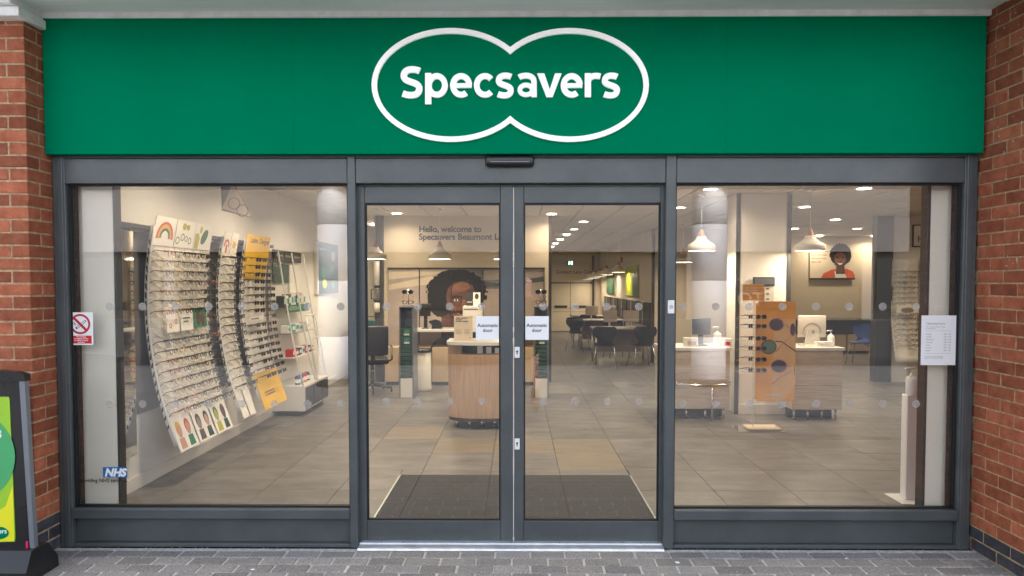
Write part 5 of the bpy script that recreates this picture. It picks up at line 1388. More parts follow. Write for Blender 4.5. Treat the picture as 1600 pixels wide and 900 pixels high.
b = MB(); b.bbox(-2.95, -2.3, 8.4, 8.44, 0.2, zd-0.042, r=0.003); b.build("back_panel", "cupboard_beige", sdk)
b = MB(); b.bbox(-2.75, -2.42, 7.8, 8.05, zd, zd+0.14, r=0.05, seg=3); o = b.build("folded_bag", "teal", None, (-2.6, 7.9, zd)); tag(o, "teal bag lying on the pale side desk at the left rear", "bag")
b = MB(); b.tube([(-2.7, 7.92, zd+0.13), (-2.65, 7.92, zd+0.2), (-2.52, 7.92, zd+0.2), (-2.47, 7.92, zd+0.13)], 0.008, 6); b.build("handle", "teal", o)

def office_chair(x, y, rz, label):
    t = thing("office_chair", label, "chair", (0, 0, 0))
    b = MB(); b.bbox(-0.24, 0.24, -0.23, 0.23, 0.44, 0.52, r=0.03, seg=2); b.build("seat", "chair_black", t)
    b = MB(); b.bbox(-0.23, 0.23, 0.22, 0.29, 0.58, 1.02, r=0.03, seg=2); b.build("backrest", "chair_black", t)
    b = MB(); b.bbox(-0.03, 0.03, 0.24, 0.27, 0.46, 0.60, r=0.005); b.build("back_bar", "black_plastic", t)
    b = MB(); b.tube([(0, 0, 0.08), (0, 0, 0.44)], 0.03, 10); b.build("gas_column", "black_plastic", t)
    for k in range(5):
        a = 2*PI*k/5 + 0.3; b = MB(); b.tube([(0, 0, 0.11), (0.30*math.cos(a), 0.30*math.sin(a), 0.065)], [0.025, 0.016], 8); lg = b.build("leg", "black_plastic", t)
        b = MB(); b.tube([(0.30*math.cos(a)-0.012, 0.30*math.sin(a), 0.03), (0.30*math.cos(a)+0.012, 0.30*math.sin(a), 0.03)], 0.03, 12); b.build("castor", "ink", lg)
    for s_ in (-1, 1):
        b = MB(); b.tube([(s_*0.24, 0.15, 0.48), (s_*0.29, 0.1, 0.5), (s_*0.29, 0.08, 0.68), (s_*0.29, -0.14, 0.69)], 0.016, 8); b.build("armrest", "black_plastic", t)
    t.location = (x, y, 0); t.rotation_euler = (0, 0, rz); return t
q = atz(588, 612, 0.0); office_chair(q.x-0.06, q.y, PI+0.25, "black office chair on castors left of the green drawer tower")

# shell chairs
def shell_chair(mat, label, x, y, rz, group=None):
    t = thing("shell_chair", label, "chair", (0, 0, 0), group)
    b = MB(); n_ = 10; vs, fs = [], []
    prof = [(-0.22, 0.445), (-0.18, 0.45), (-0.05, 0.44), (0.10, 0.435), (0.17, 0.46), (0.205, 0.53)]
    for i, (yy, zz) in enumerate(prof):
        for k in range(n_+1):
            u = -1+2*k/n_; wd = [0.17, 0.21, 0.23, 0.21, 0.15, 0.12][i]
            vs.append((u*wd, yy, zz+0.02*u*u))
    for i in range(len(prof)-1):
        for k in range(n_): q_ = i*(n_+1)+k; fs.append((q_, q_+1, q_+n_+2, q_+n_+1))
    m0 = len(vs); vs += [(a, b_, c_-0.012) for a, b_, c_ in vs]; fs += [tuple(m0+i for i in f[::-1]) for f in fs]
    b.add(vs, fs, True); b.build("seat", mat, t)
    b = MB(); vs, fs = [], []
    prof = [(0.205, 0.53, 0.12), (0.225, 0.58, 0.16), (0.24, 0.66, 0.225), (0.25, 0.74, 0.235), (0.258, 0.80, 0.21), (0.26, 0.82, 0.17)]
    for (yy, zz, wd) in prof:
        for k in range(n_+1): u = -1+2*k/n_; vs.append((u*wd, yy-0.05*u*u, zz))
    for i in range(len(prof)-1):
        for k in range(n_): q_ = i*(n_+1)+k; fs.append((q_, q_+1, q_+n_+2, q_+n_+1))
    m0 = len(vs); vs += [(a, b_+0.012, c_) for a, b_, c_ in vs]; fs += [tuple(m0+i for i in f[::-1]) for f in fs]
    b.add(vs, fs, True); b.build("backrest", mat, t)
    for sx in (-1, 1):
        for sy in (-1, 1):
            b = MB(); b.tube([(sx*0.08, sy*0.08, 0.43), (sx*0.17, sy*0.16, 0.41), (sx*0.235, sy*0.225, 0.0)], 0.009, 8); b.build("leg", "chrome", t)
    t.location = (x, y, 0); t.rotation_euler = (0, 0, rz); return t
GRP = "black shell chairs along the corridor"
ch = shell_chair("chair_black", "black shell chair with chrome legs, back towards the doors, left of the nearer pair", 1.72, 9.15, PI-0.12, GRP)
chairs = [(2.45, 9.2, PI+0.15, "black shell chair beside the corridor wall, right of the nearer pair"), (1.50, 12.6, PI-0.5, "black shell chair standing alone farther down the corridor"),
          (2.2, 10.9, 0.2, "black shell chair on the far side of the corridor table"), (1.9, 14.3, PI, "black shell chair at the farther corridor table")]
for (x, y, rz, lab) in chairs:
    c = copy_tree(ch); c.location = (x, y, 0); c.rotation_euler = (0, 0, rz); c["label"] = lab
def table(x, y, w, d, label, group=None):
    t = thing("dispensing_table", label, "table", (x, y, 0), group)
    b = MB(); b.bbox(x-w/2, x+w/2, y-d/2, y+d/2, 0.70, 0.735, r=0.006); b.build("top", "print_taupe", t)
    b = MB(); b.bbox(x-w/2+0.1, x+w/2-0.1, y+d/2-0.12, y+d/2-0.09, 0.2, 0.699, r=0.003); b.build("modesty_panel", "print_taupe", t)
    for sx in (-1, 1):
        for sy in (-1, 1):
            b = MB(); b.tube([(x+sx*(w/2-0.06), y+sy*(d/2-0.06), 0.699), (x+sx*(w/2-0.06), y+sy*(d/2-0.06), 0)], 0.02, 8); b.build("leg", "chrome", t)
table(2.15, 10.05, 1.2, 0.75, "taupe dispensing table behind the nearer pair of black chairs", "corridor tables")
table(2.15, 13.2, 1.2, 0.75, "taupe dispensing table halfway down the corridor", "corridor tables")
table(2.15, 15.6, 1.2, 0.75, "taupe dispensing table farthest down the corridor", "corridor tables")
for i, (x, y, rz) in enumerate(((1.95, 10.1, 0.5), (2.4, 10.2, -0.4), (1.9, 13.2, 0.3), (2.35, 13.3, -0.3))):
    t = thing("tilted_screen", "beige tilted %s on the %s corridor table, %s side" % (("screen back", "nearer", "left") if i == 0 else ("screen back", "nearer", "wall") if i == 1 else ("screen back", "middle", "left") if i == 2 else ("screen back", "middle", "wall")), "monitor", (0, 0, 0.735))
    b = MB(); b.bbox(-0.17, 0.17, -0.02, 0.02, 0.84, 1.08, r=0.01); b.build("housing", "print_mauve", t)
    b = MB(); b.tube([(0, 0.03, 0.75), (0, 0.03, 0.9)], 0.02, 8); b.build("neck", "plastic_cream", t)
    b = MB(); b.bbox(-0.1, 0.1, -0.06, 0.1, 0.735, 0.75, r=0.004); b.build("foot", "plastic_cream", t)
    for cobj in t.children: pass
    t.location = (x, y, 0.735+0.001); t.rotation_euler = (0, 0, rz)
# corridor wall: mirrors, pictures, fire call point
def side_panel(label, y0, y1, z0, z1, name="wall_picture", cat="picture", mat="print_lime", edge="print_cream"):
    t = thing(name, label, cat, (2.84, (y0+y1)/2, z0))
    b = MB(); b.bbox(2.82, 2.849, y0, y1, z0, z1, r=0.003); b.build("board", edge, t)
    fr_ = Frame((2.8195, y1, z0), (0, -1, 0), (0, 0, 1), (-1, 0, 0))
    b = MB(); b.prism([(0.01, 0.01), (y1-y0-0.01, 0.01), (y1-y0-0.01, z1-z0-0.01), (0.01, z1-z0-0.01)], fr_, 0, 0.001); b.build("print", mat, t)
    return t, Frame(fr_.p(0, 0, 0.001), fr_.u, fr_.v, fr_.n), y1-y0, z1-z0
t, f_, w, h = side_panel("lime green cactus picture, the nearer one on the corridor wall", 11.75, 13.55, 1.34, 2.10)
b = MB()
for (u, hh, ww) in ((0.62, 0.55, 0.05), (0.74, 0.75, 0.06), (0.86, 0.6, 0.05), (0.95, 0.85, 0.04)):
    b.prism([(w*(u-ww), 0), (w*(u+ww), 0), (w*(u+ww), h*hh), (w*u, h*(hh+0.07)), (w*(u-ww), h*hh)], f_, 0, 0.001)
b.build("cactus_print", "print_leaf", t)
t, f_, w, h = side_panel("dark green leaf picture, the farther one on the corridor wall", 15.6, 17.4, 1.34, 2.02, mat="print_leaf")
b = MB(); b.prism([(w*0.3, 0), (w*0.75, 0), (w*0.55, h*0.5)], f_, 0, 0.001); b.build("leaf_print", "mid_green", t)
for k in range(5):
    y0 = 10.35 + k*1.55
    t, f_, w, h = side_panel("dark mirror panel low on the corridor wall, %s from the corner post" % ORD[k], y0, y0+1.4, 0.72, 1.24, "mirror_panel", "mirror", "print_dark", "dark_brown")
    t["group"] = "corridor mirror panels"
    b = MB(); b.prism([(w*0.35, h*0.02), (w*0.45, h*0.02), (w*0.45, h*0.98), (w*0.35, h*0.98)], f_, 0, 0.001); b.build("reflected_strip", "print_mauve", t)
b = MB(); b.bbox(2.815, 2.849, 14.3, 14.45, 2.22, 2.37, r=0.005); o = b.build("fire_sounder", "sign_red", None, (2.83, 14.4, 2.22)); tag(o, "small dark red fire sounder high on the corridor wall", "sounder")
b = MB(); b.bbox(2.81, 2.8145, 14.34, 14.41, 2.26, 2.33, r=0.002); b.build("grille", "ink", o)
# corridor end: double doors, fascia lettering, exit sign
YE = 19.18
def E(px, py): return at(px, py, YE)
dd = thing("double_doors", "beige double doors closing the far end of the corridor", "door", (E(891, 523).x, YE, 0))
zt3 = E(890, 443).z
for a, c in ((861.5, 890.6), (891.4, 922)):
    p0, p1 = E(a, 500), E(c, 500)
    b = MB(); b.bbox(p0.x, p1.x, YE-0.05, YE, 0.02, zt3, r=0.004); lf = b.build("door_leaf", "wall_cream", dd)
    b = MB(); zz = E(890, 479).z; b.bbox(p0.x+0.1, p1.x-0.1, YE-0.075, YE-0.051, zz-0.04, zz+0.04, r=0.004); b.build("push_bar", "ink", lf)
    b = MB(); zz = E(890, 487).z; b.box(p0.x+0.02, p1.x-0.02, YE-0.053, YE-0.0505, zz-0.008, zz+0.008); b.build("rail_line", "print_taupe", lf)
p0, p1 = E(859.5, 500), E(924, 500)
b = MB(); b.box(p0.x, p1.x, YE-0.06, YE, zt3+0.003, zt3+0.05); b.build("frame_head", "dark_brown", dd)
b = MB(); q = E(891, 500).x; b.box(q-0.006, q+0.006, YE-0.052, YE-0.02, 0.02, zt3); b.build("meeting_gap", "dark_brown", dd)
fs_ = thing("corridor_fascia", "cream fascia board with thin dark lettering over the double doors", "sign", (E(890, 430).x, YE, E(890, 430).z))
p0, p1 = E(862, 432), E(922, 420)
b = MB(); b.bbox(p0.x, p1.x, YE-0.08, YE, p0.z-0.2, p1.z+0.15, r=0.004); b.build("board", "wall_cream", fs_)
b = MB(); q = E(868, 427.5); b.text(front_frame(q.x, YE-0.081, q.z), "Contact Lens Centre", 0, 0, 0.165, h=0.001, bold=0.001); b.build("wording", "print_dark", fs_)
p0, p1 = E(886, 414.5), E(895.5, 407.5)
b = MB(); b.bbox(p0.x, p1.x, YE-0.14, YE-0.08, p0.z, p1.z, r=0.003); o = b.build("exit_sign", "mid_green", None, (p0.x, YE-0.1, p0.z)); tag(o, "small lit green exit sign above the corridor lettering", "exit sign")
f_ = front_frame(p0.x, YE-0.1405, p0.z); w, h = p1.x-p0.x, p1.z-p0.z
b = MB(); b.prism([(w*0.58, h*0.15), (w*0.85, h*0.15), (w*0.85, h*0.85), (w*0.58, h*0.85)], f_, 0, 0.001); b.disc(f_, w*0.32, h*0.75, h*0.1, h*0.1, 0, 0.001, 10); b.prism([(w*0.2, h*0.15), (w*0.3, h*0.15), (w*0.45, h*0.6), (w*0.25, h*0.65)], f_, 0, 0.001); b.build("running_symbol", "exit_glow", o)
trim("corridor_post", "thin dark post beside the double doors at the corridor end", E(925, 450).x, E(928, 450).x, YE-0.1, YE-0.02, 0, 2.6, "dark_brown")

# ================================================================ service desks in the right-hand half
def service_desk(px0, px1, y, label, rail, dep=0.6):
    x0, x1 = fx(px0, y), fx(px1, y); zt = at((px0+px1)/2, 543, y).z
    t = thing("service_desk", label, "desk", ((x0+x1)/2, y+0.3, 0)); t["group"] = "grey oak service desks"
    b = MB(); b.bbox(x0-0.02, x1+0.02, y-0.02, y+dep, zt-0.04, zt, r=0.004); b.build("top", "desk_top", t)
    b = MB(); b.bbox(x0, x1, y, y+dep-0.02, 0.13, zt-0.041, r=0.004); b.build("front_panel", "desk_grey_oak", t)
    b = MB(); b.bbox(x0+0.005, x1-0.005, y-0.004, y+0.002, 0.42, 0.426, r=0.001); b.build("panel_groove", "print_taupe", t)
    for k in range(4):
        a = x0+0.05+(x1-x0-0.1)*k/3; b = MB(); b.tube([(a, y+0.06, 0), (a, y+0.06, 0.129)], 0.014, 8); b.build("foot", "chrome", t)
    b = MB(); b.bbox(x0+0.03, x1-0.03, y+0.2, y+0.24, 0.0, 0.129, r=0.003); b.build("plinth", "post_grey", t)
    if rail:
        zr = at(px1-20, 602, y-0.12).z
        pts = [(x0+0.1, y, zr+0.05), (x0+0.12, y-0.05, zr+0.03)] + [(x0+0.14+(x1-x0-0.16)*k/8, y-0.06-0.07*math.sin(PI*k/8), zr) for k in range(9)] + [(x1+0.0, y, zr+0.02)]
        b = MB(); b.tube(pts, 0.014, 8); b.build("foot_rail", "chrome", t)
        b = MB(); a = (x0+x1)/2+0.15; b.tube([(a, y-0.12, zr), (a, y-0.1, 0.0)], 0.012, 8); b.build("rail_post", "chrome", t)
    return zt
Y1 = 4.05
zs1 = service_desk(1040, 1142, Y1, "grey oak service desk with a curved chrome foot rail, beside the doors", True)
Y2 = 4.0
zs2 = service_desk(1240, 1319, Y2, "grey oak service desk carrying the large white monitor", False)
t, s_ = screen("dark blue-grey tablet screen on the service desk beside the doors", 1096, 497, 523, 29, Y1+0.25, zs1, mat="post_grey")
def bottle(x, y, z, s, label):
    t = thing("pump_bottle", label, "bottle", (x, y, z)); t["group"] = "hand sanitiser pump bottles"
    b = MB(); b.lathe((x, y, z), [(0.001, 0), (0.036*s, 0), (0.038*s, 0.006*s), (0.038*s, 0.10*s), (0.030*s, 0.118*s), (0.013*s, 0.126*s), (0.013*s, 0.138*s), (0.001, 0.138*s)], 18); b.build("body", "plastic_white", t)
    b = MB(); b.tube([(x, y, z+0.138*s), (x, y, z+0.172*s)], 0.005*s, 8); b.tube([(x+0.012*s, y, z+0.174*s), (x-0.042*s, y, z+0.172*s), (x-0.046*s, y, z+0.162*s)], 0.007*s, 8); b.build("pump", "plastic_white", t)
q = at(1121.5, 540, Y1+0.18); bottle(q.x, Y1+0.2, zs1, 1.35, "white pump bottle beside the tablet screen on the service desk")
q = at(1298, 540, Y2+0.2); bottle(q.x, Y2+0.2, zs2, 1.1, "white pump bottle right of the large white monitor")
def tidy(px0, px1, py0, y, z, mat, label, name="leaflet_box", mat2="card_white"):
    a, c = fx(px0, y), fx(px1, y); z1 = at(px0, py0, y).z
    b = MB(); b.bbox(a, c, y, y+0.1, z, z1, r=0.004); o = b.build(name, mat, None, ((a+c)/2, y, z)); tag(o, label, "box")
    f_ = front_frame(a, y, z); w, h = c-a, z1-z
    b = MB(); b.prism([(w*0.2, h*0.15), (w*0.85, h*0.15), (w*0.85, h*0.6), (w*0.2, h*0.6)], f_, 0, 0.001); b.build("print", mat2, o)
tidy(1071, 1092, 528, Y1+0.12, zs1, "desk_top", "low pale leaflet box left of the tablet screen", mat2="print_mauve")
tidy(1130, 1144.5, 529, Y1+0.12, zs1, "plastic_white", "small white box with a red print at the desk edge", mat2="sign_red")
tidy(1279, 1305, 534, Y2+0.1, zs2, "plastic_white", "low white tray beside the large monitor foot", "paper_tray", "desk_top")
# big monitor seen from behind
c = at(1269, 512, Y2+0.25)
bm_ = thing("monitor", "large white monitor seen from behind on the right service desk", "monitor", (c.x, Y2+0.25, zs2))
p0, p1 = at(1247.5, 527, Y2+0.25), at(1291.5, 493, Y2+0.25)
b = MB(); b.bbox(p0.x, p1.x, Y2+0.25, Y2+0.29, p0.z, p1.z, r=0.012, seg=2); b.build("housing", "plastic_cream", bm_)
b = MB(); b.lathe((0, 0, 0), [(0.001, 0)], 3) if False else None
b = MB(); f_ = front_frame(c.x, Y2+0.25, p0.z); b.annulus(f_, 0, 0.06, 0.10, 0.118, 0.0, 0.003, 28, R(0), R(180)); b.build("rear_arch", "print_mauve", bm_)
b = MB(); b.prism([(-0.055, 0.115), (0.055, 0.115), (0.10, zs2-p0.z+0.012), (-0.10, zs2-p0.z+0.012)], f_, 0.004, 0.03); st = b.build("stand", "plastic_cream", bm_)
b = MB(); b.disc(Frame(f_.p(0, 0.07, 0.03), f_.u, f_.v, f_.n), 0, 0, 0.02, 0.02, 0, 0.002, 18); b.build("badge", "print_mauve", st)
b = MB(); b.bbox(c.x-0.14, c.x+0.14, Y2+0.12, Y2+0.34, zs2, zs2+0.012, r=0.004); b.build("foot", "plastic_cream", bm_)

# ================================================================ orange sunglasses board with clear shelves
YO = 3.5
ox0, ox1 = fx(1182, YO), fx(1244, YO); oz0, oz1 = at(1210, 627, YO).z, at(1210, 471, YO).z
ot = thing("sunglasses_board", "tall orange board with printed sunglasses on a clear display stand", "display board", ((ox0+ox1)/2, YO, 0))
rr = 0.04; cor = []
for (cx2, cz2, a0) in ((ox1-rr, oz1-rr, 0), (ox0+rr, oz1-rr, 90), (ox0+rr, oz0+rr, 180), (ox1-rr, oz0+rr, 270)):
    cor += [(cx2+rr*math.cos(R(a0+15*i)), cz2+rr*math.sin(R(a0+15*i))) for i in range(7)]
f_ = front_frame(0, YO, 0); b = MB(); b.prism(cor, f_, -0.02, 0.0); b.build("board", "orange_card", ot)
def O(px, py): p = at(px, py, YO); return (p.x, p.z)
def opr(name, pts, mat, h=0.001): b = MB(); b.prism([O(*p) for p in pts], f_, 0, h); return b.build(name, mat, ot)
opr("pale_print", [(1210, 505), (1243, 500), (1243, 600), (1225, 626), (1205, 626)], "orange_pale", 0.0006)
for (cx2, cy2, rx, ry, mm) in ((1213, 507, 11, 9.5, "lens_print"), (1238.5, 515, 8, 9.5, "lens_print"), (1201, 542, 11, 10, "lens_print_green"), (1217, 572, 12, 9.5, "lens_print"), (1241, 578, 6, 8.5, "lens_print")):
    c = O(cx2, cy2)
    k = (YO+4.2)/1067
    wcl = min(rx*k, ox1-0.004-c[0])
    b = MB(); b.disc(f_, c[0], c[1], wcl, ry*k, 0.001, 0.0020, 24); b.build("printed_lens", mm, ot)
    b = MB(); q_ = [(c[0]+wcl*math.cos(2*PI*i/28), c[1]+ry*k*math.sin(2*PI*i/28)) for i in range(28)]; q2 = [(c[0]+wcl*1.12*math.cos(2*PI*i/28), c[1]+ry*k*1.14*math.sin(2*PI*i/28)) for i in range(28)]
    b.ring2d([(min(a, ox1-0.002), z) for a, z in q2], [(min(a, ox1-0.003), z) for a, z in q_], f_, 0.001, 0.0026); b.build("printed_rim", "lens_print_pink" if mm == "lens_print" else "frame_gunmetal", ot)
def oline(pts, mat): b = MB(); b.tube([Vector((O(*p)[0], YO-0.002, O(*p)[1])) for p in pts], 0.006, 6); b.build("printed_arm", mat, ot)
oline([(1222, 506), (1229, 506), (1232, 512)], "lens_print_pink"); oline([(1233, 527), (1222, 537), (1213, 549)], "lens_print_pink"); oline([(1211, 533), (1222, 534), (1243, 549)], "frame_gunmetal"); oline([(1228, 571), (1235, 573)], "lens_print_pink"); oline([(1236, 580), (1220, 588), (1206, 600)], "lens_print_pink")
b = MB(); q = O(1195, 617); b.prism([O(1195, 619), O(1220, 619), O(1220, 616), O(1195, 616)], f_, 0, 0.001); b.build("logo_print", "print_cream", ot)
# stand: pole, clear shelves, base
xs_ = fx(1180, YO-0.12); ys_ = YO-0.10
b = MB(); b.tube([(xs_+0.02, ys_+0.06, 0.02), (xs_+0.02, ys_+0.06, oz1+0.12)], 0.011, 10); b.build("pole", "acrylic", ot)
pb0, pb1 = atz(1157, 668, 0.02), atz(1230, 668, 0.02)
b = MB(); b.bbox(fx(1157, 3.35), fx(1232, 3.35), 3.32, 3.66, 0.0, 0.012, r=0.004); b.build("base_plate", "acrylic", ot)
b = MB(); b.bbox(fx(1172, 3.4), fx(1224, 3.4), 3.38, 3.6, 0.0125, 0.035, r=0.006); b.build("base_cover", "print_cream", ot)
# orange card on top
p0, p1 = at(1160, 469.5, YO-0.05), at(1194, 444, YO-0.05)
b = MB(); b.bbox(p0.x, p1.x, YO-0.06, YO-0.05, p0.z, p1.z, r=0.004); oc = b.build("top_card", "orange_card", ot)
b = MB(); f2 = front_frame(p0.x, YO-0.0605, p0.z); w, h = p1.x-p0.x, p1.z-p0.z
for i, tx in enumerate(("Light up your sunnies", "feel good edit", "See in store")): b.text(f2, tx, w*0.1, h*(0.74-0.15*i), h*0.14, h=0.0006)
b.build("wording", "card_white", oc)
for k, py in enumerate((497, 511.5, 530.5, 546, 563, 580)):
    p0, p1 = at(1151, py, ys_), at(1197, py, ys_)
    b = MB(); b.bbox(p0.x, p1.x, ys_-0.06, ys_+0.08, p0.z-0.006, p0.z, r=0.002); b.build("shelf", "acrylic", ot)
    for j, px in enumerate((1159, 1185)):
        q = at(px, py, ys_)
        kd = GLASS_KINDS[6 if (k+j) % 2 else 7]
        o = inst("sunglasses", kd[1], (q.x, ys_+0.075, p0.z+0.024), None, rot=(0, 0.05, -PI/2+(0.9 if j == 0 else 0.12)), scale=(0.9, 1, 1))
        tag(o, "%s sunglasses on the clear stand, %s, %s shelf" % (kd[0], "turned sideways" if j == 0 else "facing out by the orange board", ORD[k]), "sunglasses", "sunglasses on the clear shelves")

# ================================================================ rear wall on the right: portrait, low units, blue chair
YR = 12.58
def Rr(px, py): p = at(px, py, YR); return (p.x, p.z)
pt_ = thing("wall_portrait", "portrait photo of a smiling person in an orange top on the rear wall", "picture", (Rr(1300, 435)[0], YR, Rr(1300, 435)[1]))
fR = front_frame(0, YR, 0)
def rpr(name, pts, mat, h): b = MB(); b.prism([Rr(*p) for p in pts], fR, h-0.003 if h > 0.004 else 0, h); return b.build(name, mat, pt_)
rpr("board", [(1264.5, 435.5), (1335, 435.5), (1335, 381), (1264.5, 381)], "wall_cream", 0.03)
rpr("bottom_edge", [(1264.5, 437), (1335, 437), (1335, 434.5), (1264.5, 434.5)], "dark_brown", 0.034)
rpr("print_top", [(1282, 434.3), (1286, 427), (1299, 421), (1322, 420), (1331, 424), (1334.5, 430), (1334.5, 434.3)], "print_orange", 0.034)
rpr("print_shirt", [(1304, 434), (1303, 424), (1317, 424), (1322, 434)], "card_white", 0.037)
rpr("print_hair", ell(1312.5, 398, 16.5, 17, 44, 0.03), "hair_black", 0.034)
rpr("print_neck", [(1306, 412), (1318, 412), (1319, 428), (1305, 428)], "skin_brown", 0.038)
rpr("print_face", ell(1311.5, 406, 9.2, 12.5, 30), "skin_brown", 0.040)
rpr("print_cheek", ell(1306.5, 408, 3.2, 3.6, 14), "skin_warm", 0.0422); rpr("print_cheek", ell(1317, 407.5, 2.6, 3.4, 14), "skin_warm", 0.0422); rpr("print_nose", [(1310.5, 402), (1312.5, 402), (1314, 408), (1309.5, 408)], "skin_warm", 0.0424); rpr("print_brow", [(1305, 400.6), (1309, 399.4), (1309, 400.2), (1305, 401.4)], "hair_black", 0.0426)
b = MB()
for k in range(60):
    a_ = 2*PI*k/60; q_ = Rr(1312.5 + 16.3*random.uniform(.93, 1.03)*math.cos(a_), 398 - 16.6*random.uniform(.93, 1.03)*math.sin(a_)); b.disc(fR, q_[0], q_[1], random.uniform(.012, .026), random.uniform(.012, .026), 0.031, 0.0335, 8)
b.build("print_curls", "hair_black", pt_)
rpr("print_smile", [(1307, 411), (1316, 411), (1313, 414), (1310, 414)], "card_white", 0.044)
for ex in (1307.5, 1316): rpr("print_eye", ell(ex, 402.5, 1.6, 1.0, 10), "hair_black", 0.044)
b = MB(); q = Rr(1267, 394)
for i in range(4): b.text(Frame((q[0], YR-0.031, q[1]-0.085*i), fR.u, fR.v, fR.n), ("Someone to look", "after your eyes", "and ears today", "every day")[i], 0, 0, 0.062, h=0.001)
b.build("wording", "ink", pt_)
rb = thing("rear_counter", "low dark-topped counter with beige doors under the portrait wall", "counter", (7.4, 12.2, 0))
b = MB(); b.bbox(4.95, 9.2, 11.95, 12.58, 0.45, 0.80, r=0.004); b.build("dark_front", "post_grey", rb)
for k in range(6):
    b = MB(); b.bbox(5.0+k*0.7, 5.66+k*0.7, 11.93, 12.5, 0.06, 0.445, r=0.004); d = b.build("cupboard_door", "cupboard_beige", rb)
    b = MB(); b.bbox(5.3+k*0.7, 5.42+k*0.7, 11.915, 11.929, 0.38, 0.392, r=0.002); b.build("handle", "ink", d)
shell_chair("chair_blue", "blue shell chair standing behind the right service desk", 7.0, 9.7, PI+2.4)
sta = thing("stool", "small dark stool frame near the blue shell chair", "stool", (7.6, 9.4, 0))
b = MB(); b.bbox(7.4, 7.8, 9.25, 9.6, 0.44, 0.47, r=0.004); b.build("seat", "cupboard_beige", sta)
for sx in (7.42, 7.78):
    for sy in (9.28, 9.57): b = MB(); b.tube([(sx, sy, 0), (sx, sy, 0.44)], 0.01, 6); b.build("leg", "ink", sta)

# ================================================================ hand sanitiser post by the right window
YSn = 0.98
sx0, sx1 = fx(1419.5, YSn), fx(1440, YSn); zsn = at(1430, 617, YSn).z
sp_ = thing("sanitiser_post", "white sanitiser post on a flat base plate behind the right window", "stand", ((sx0+sx1)/2, YSn, 0))
b = MB(); b.bbox(sx0, sx1, YSn-0.02, YSn+0.06, 0.006, zsn, r=0.004); b.build("post", "plastic_white", sp_)
b = MB(); b.bbox(sx0-0.075, sx1+0.01, YSn-0.12, YSn+0.14, 0.0, 0.006, r=0.002); b.build("base_plate", "plastic_white", sp_)
bottle((sx0+sx1)/2+0.005, YSn+0.02, zsn, 1.15, "white pump bottle on the sanitiser post behind the right window")

# ================================================================ the photographer, seen only as a faint reflection between the doors
def skinned(name, joints, edges, mat, parent, root=0):
    me = bpy.data.meshes.new(name); pw = wloc(parent)
    me.from_pydata([tuple(Vector(j[0])-pw) for j in joints], edges, [])
    o = bpy.data.objects.new(name, me); COL.objects.link(o); o.parent = parent
    sk = o.modifiers.new("skin", 'SKIN'); sk.use_smooth_shade = True
    for i, j in enumerate(joints):
        me.skin_vertices[0].data[i].radius = (j[1], j[2] if len(j) > 2 else j[1]); me.skin_vertices[0].data[i].use_root = (i == root)
    sb = o.modifiers.new("smooth", 'SUBSURF'); sb.levels = 2; sb.render_levels = 2
    me.materials.append(M(mat)); return o
PYp = -4.62
ph = thing("person", "person in a brown coat and brown boots holding up a phone, mirrored in the doors", "person", (0.13, PYp, 0))
def pj(x, y, z, r, r2=None): return ((0.13+x*(1.0) - (0.10 if y > 0.3 and z > 1.3 else 0.06 if y > 0.2 and z > 1.3 else 0), PYp+y, z), r, r2 or r)
body = [pj(0, 0, 0.95, .12, .10), pj(0, 0, 1.12, .125, .095), pj(0, 0, 1.35, .14, .10), pj(0, 0.01, 1.46, .06), pj(0, 0.03, 1.55, .05), pj(0, 0.045, 1.64, .078, .095), pj(0, 0.05, 1.73, .07, .085)]
be = [(0, 1), (1, 2), (2, 3), (3, 4), (4, 5), (5, 6)]
for s_ in (-1, 1):
    n0 = len(body)
    body += [pj(s_*.16, 0, 1.40, .055), pj(s_*.22, 0.04, 1.18, .045), pj(s_*.13, 0.24, 1.38, .034), pj(s_*.075, 0.345, 1.52, .024), pj(s_*.06, 0.365, 1.57, .028, .016)]
    be += [(2, n0), (n0, n0+1), (n0+1, n0+2), (n0+2, n0+3), (n0+3, n0+4)]
    k = len(body)
    for f in range(4):
        body += [pj(s_*(.062-.012*f), 0.372+0.004*f, 1.60-0.012*f, .0085), pj(s_*(.045-.012*f), 0.385, 1.615-0.016*f, .0075), pj(s_*(.026-.008*f), 0.388, 1.612-0.018*f, .007)]
        be += [(n0+4, k), (k, k+1), (k+1, k+2)]; k += 3
    body += [pj(s_*.05, 0.35, 1.59, .009), pj(s_*.035, 0.345, 1.61, .008)]; be += [(n0+4, k), (k, k+1)]
    n1 = len(body)
    body += [pj(s_*.09, 0, 0.88, .085), pj(s_*.10, 0.01, 0.48, .058), pj(s_*.11, -0.01, 0.09, .04), pj(s_*.125, 0.13, 0.035, .035)]
    be += [(0, n1), (n1, n1+1), (n1+1, n1+2), (n1+2, n1+3)]
skinned("body", body, be, "lens_print_pink", ph)
coat = [pj(0, 0, 0.62, .21, .17), pj(0, 0, 0.95, .175, .14), pj(0, 0, 1.12, .155, .125), pj(0, 0, 1.35, .17, .125), pj(0, 0, 1.46, .09)]
ce = [(0, 1), (1, 2), (2, 3), (3, 4)]
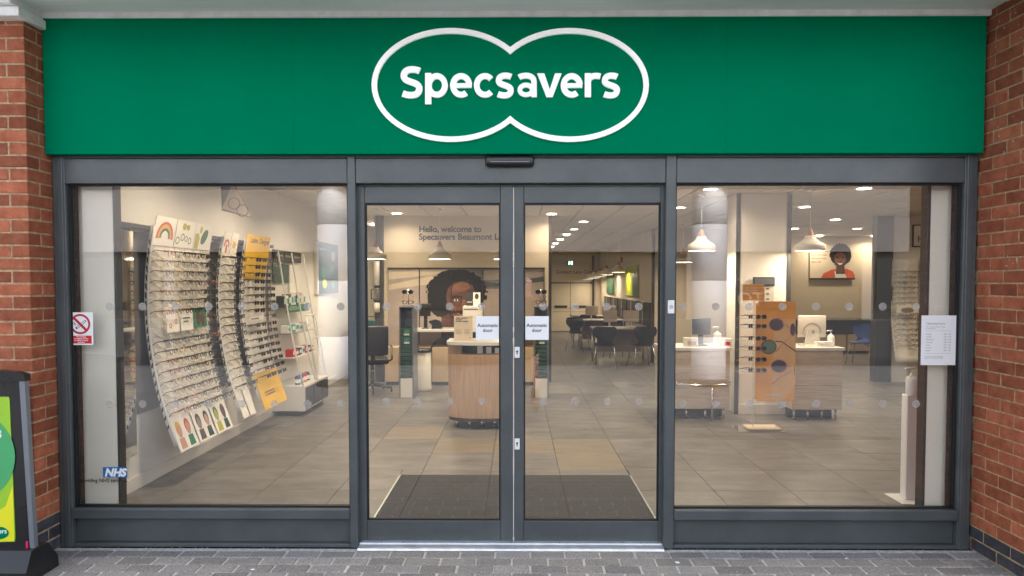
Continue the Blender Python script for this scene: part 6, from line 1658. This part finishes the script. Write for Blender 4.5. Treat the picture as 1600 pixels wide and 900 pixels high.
for s_ in (-1, 1):
    n0 = len(coat); coat += [pj(s_*.17, 0, 1.40, .072), pj(s_*.225, 0.04, 1.18, .062), pj(s_*.14, 0.22, 1.36, .048), pj(s_*.085, 0.325, 1.50, .036)]
    ce += [(3, n0), (n0, n0+1), (n0+1, n0+2), (n0+2, n0+3)]
pmat("coat_brown", (0.055, 0.032, 0.018), rough=0.9, var=0.2, scale=20)
pmat("boot_brown", (0.11, 0.055, 0.022), rough=0.6, var=0.2, scale=20)
skinned("coat", coat, ce, "coat_brown", ph)
for s_ in (-1, 1):
    skinned("boot", [pj(s_*.105, 0, 0.30, .065), pj(s_*.11, -0.01, 0.10, .056), pj(s_*.113, 0.0, 0.05, .05), pj(s_*.126, 0.15, 0.045, .046, .043)], [(0, 1), (1, 2), (2, 3)], "boot_brown", ph)
skinned("hair", [pj(0, -0.005, 1.60, .075), pj(0, 0.015, 1.70, .098, .09), pj(0, 0.03, 1.765, .07)], [(0, 1), (1, 2)], "frame_tortoise", ph)
b = MB(); b.disc(Frame((0.13, PYp+0.134, 1.65), (1, 0, 0), (0, 0, 1), (0, 1, 0)), 0.032, 0.0, 0.013, 0.007, 0, 0.004, 12); b.disc(Frame((0.13, PYp+0.134, 1.65), (1, 0, 0), (0, 0, 1), (0, 1, 0)), -0.032, 0.0, 0.013, 0.007, 0, 0.004, 12); b.build("eyes", "ink", ph)
b = MB(); b.tube([(0.13, PYp+0.135, 1.655), (0.13, PYp+0.158, 1.615), (0.13, PYp+0.135, 1.605)], [0.008, 0.014, 0.009], 8); b.build("nose", "lens_print_pink", ph)
b = MB(); b.bbox(0.105, 0.155, PYp+0.122, PYp+0.132, 1.572, 1.582, r=0.004); b.build("mouth", "frame_rose", ph)
tag_ = MB(); tag_.bbox(-0.045, 0.105, -4.232, -4.2235, 1.575, 1.648, r=0.004); o = tag_.build("phone", "black_plastic", None, (0.03, -4.228, 1.575)); tag(o, "dark phone held up by the mirrored person in the brown coat", "phone")
b = MB(); b.bbox(-0.035, 0.095, -4.2335, -4.2325, 1.58, 1.643, r=0.0003); b.build("screen", "lens_dark", o)
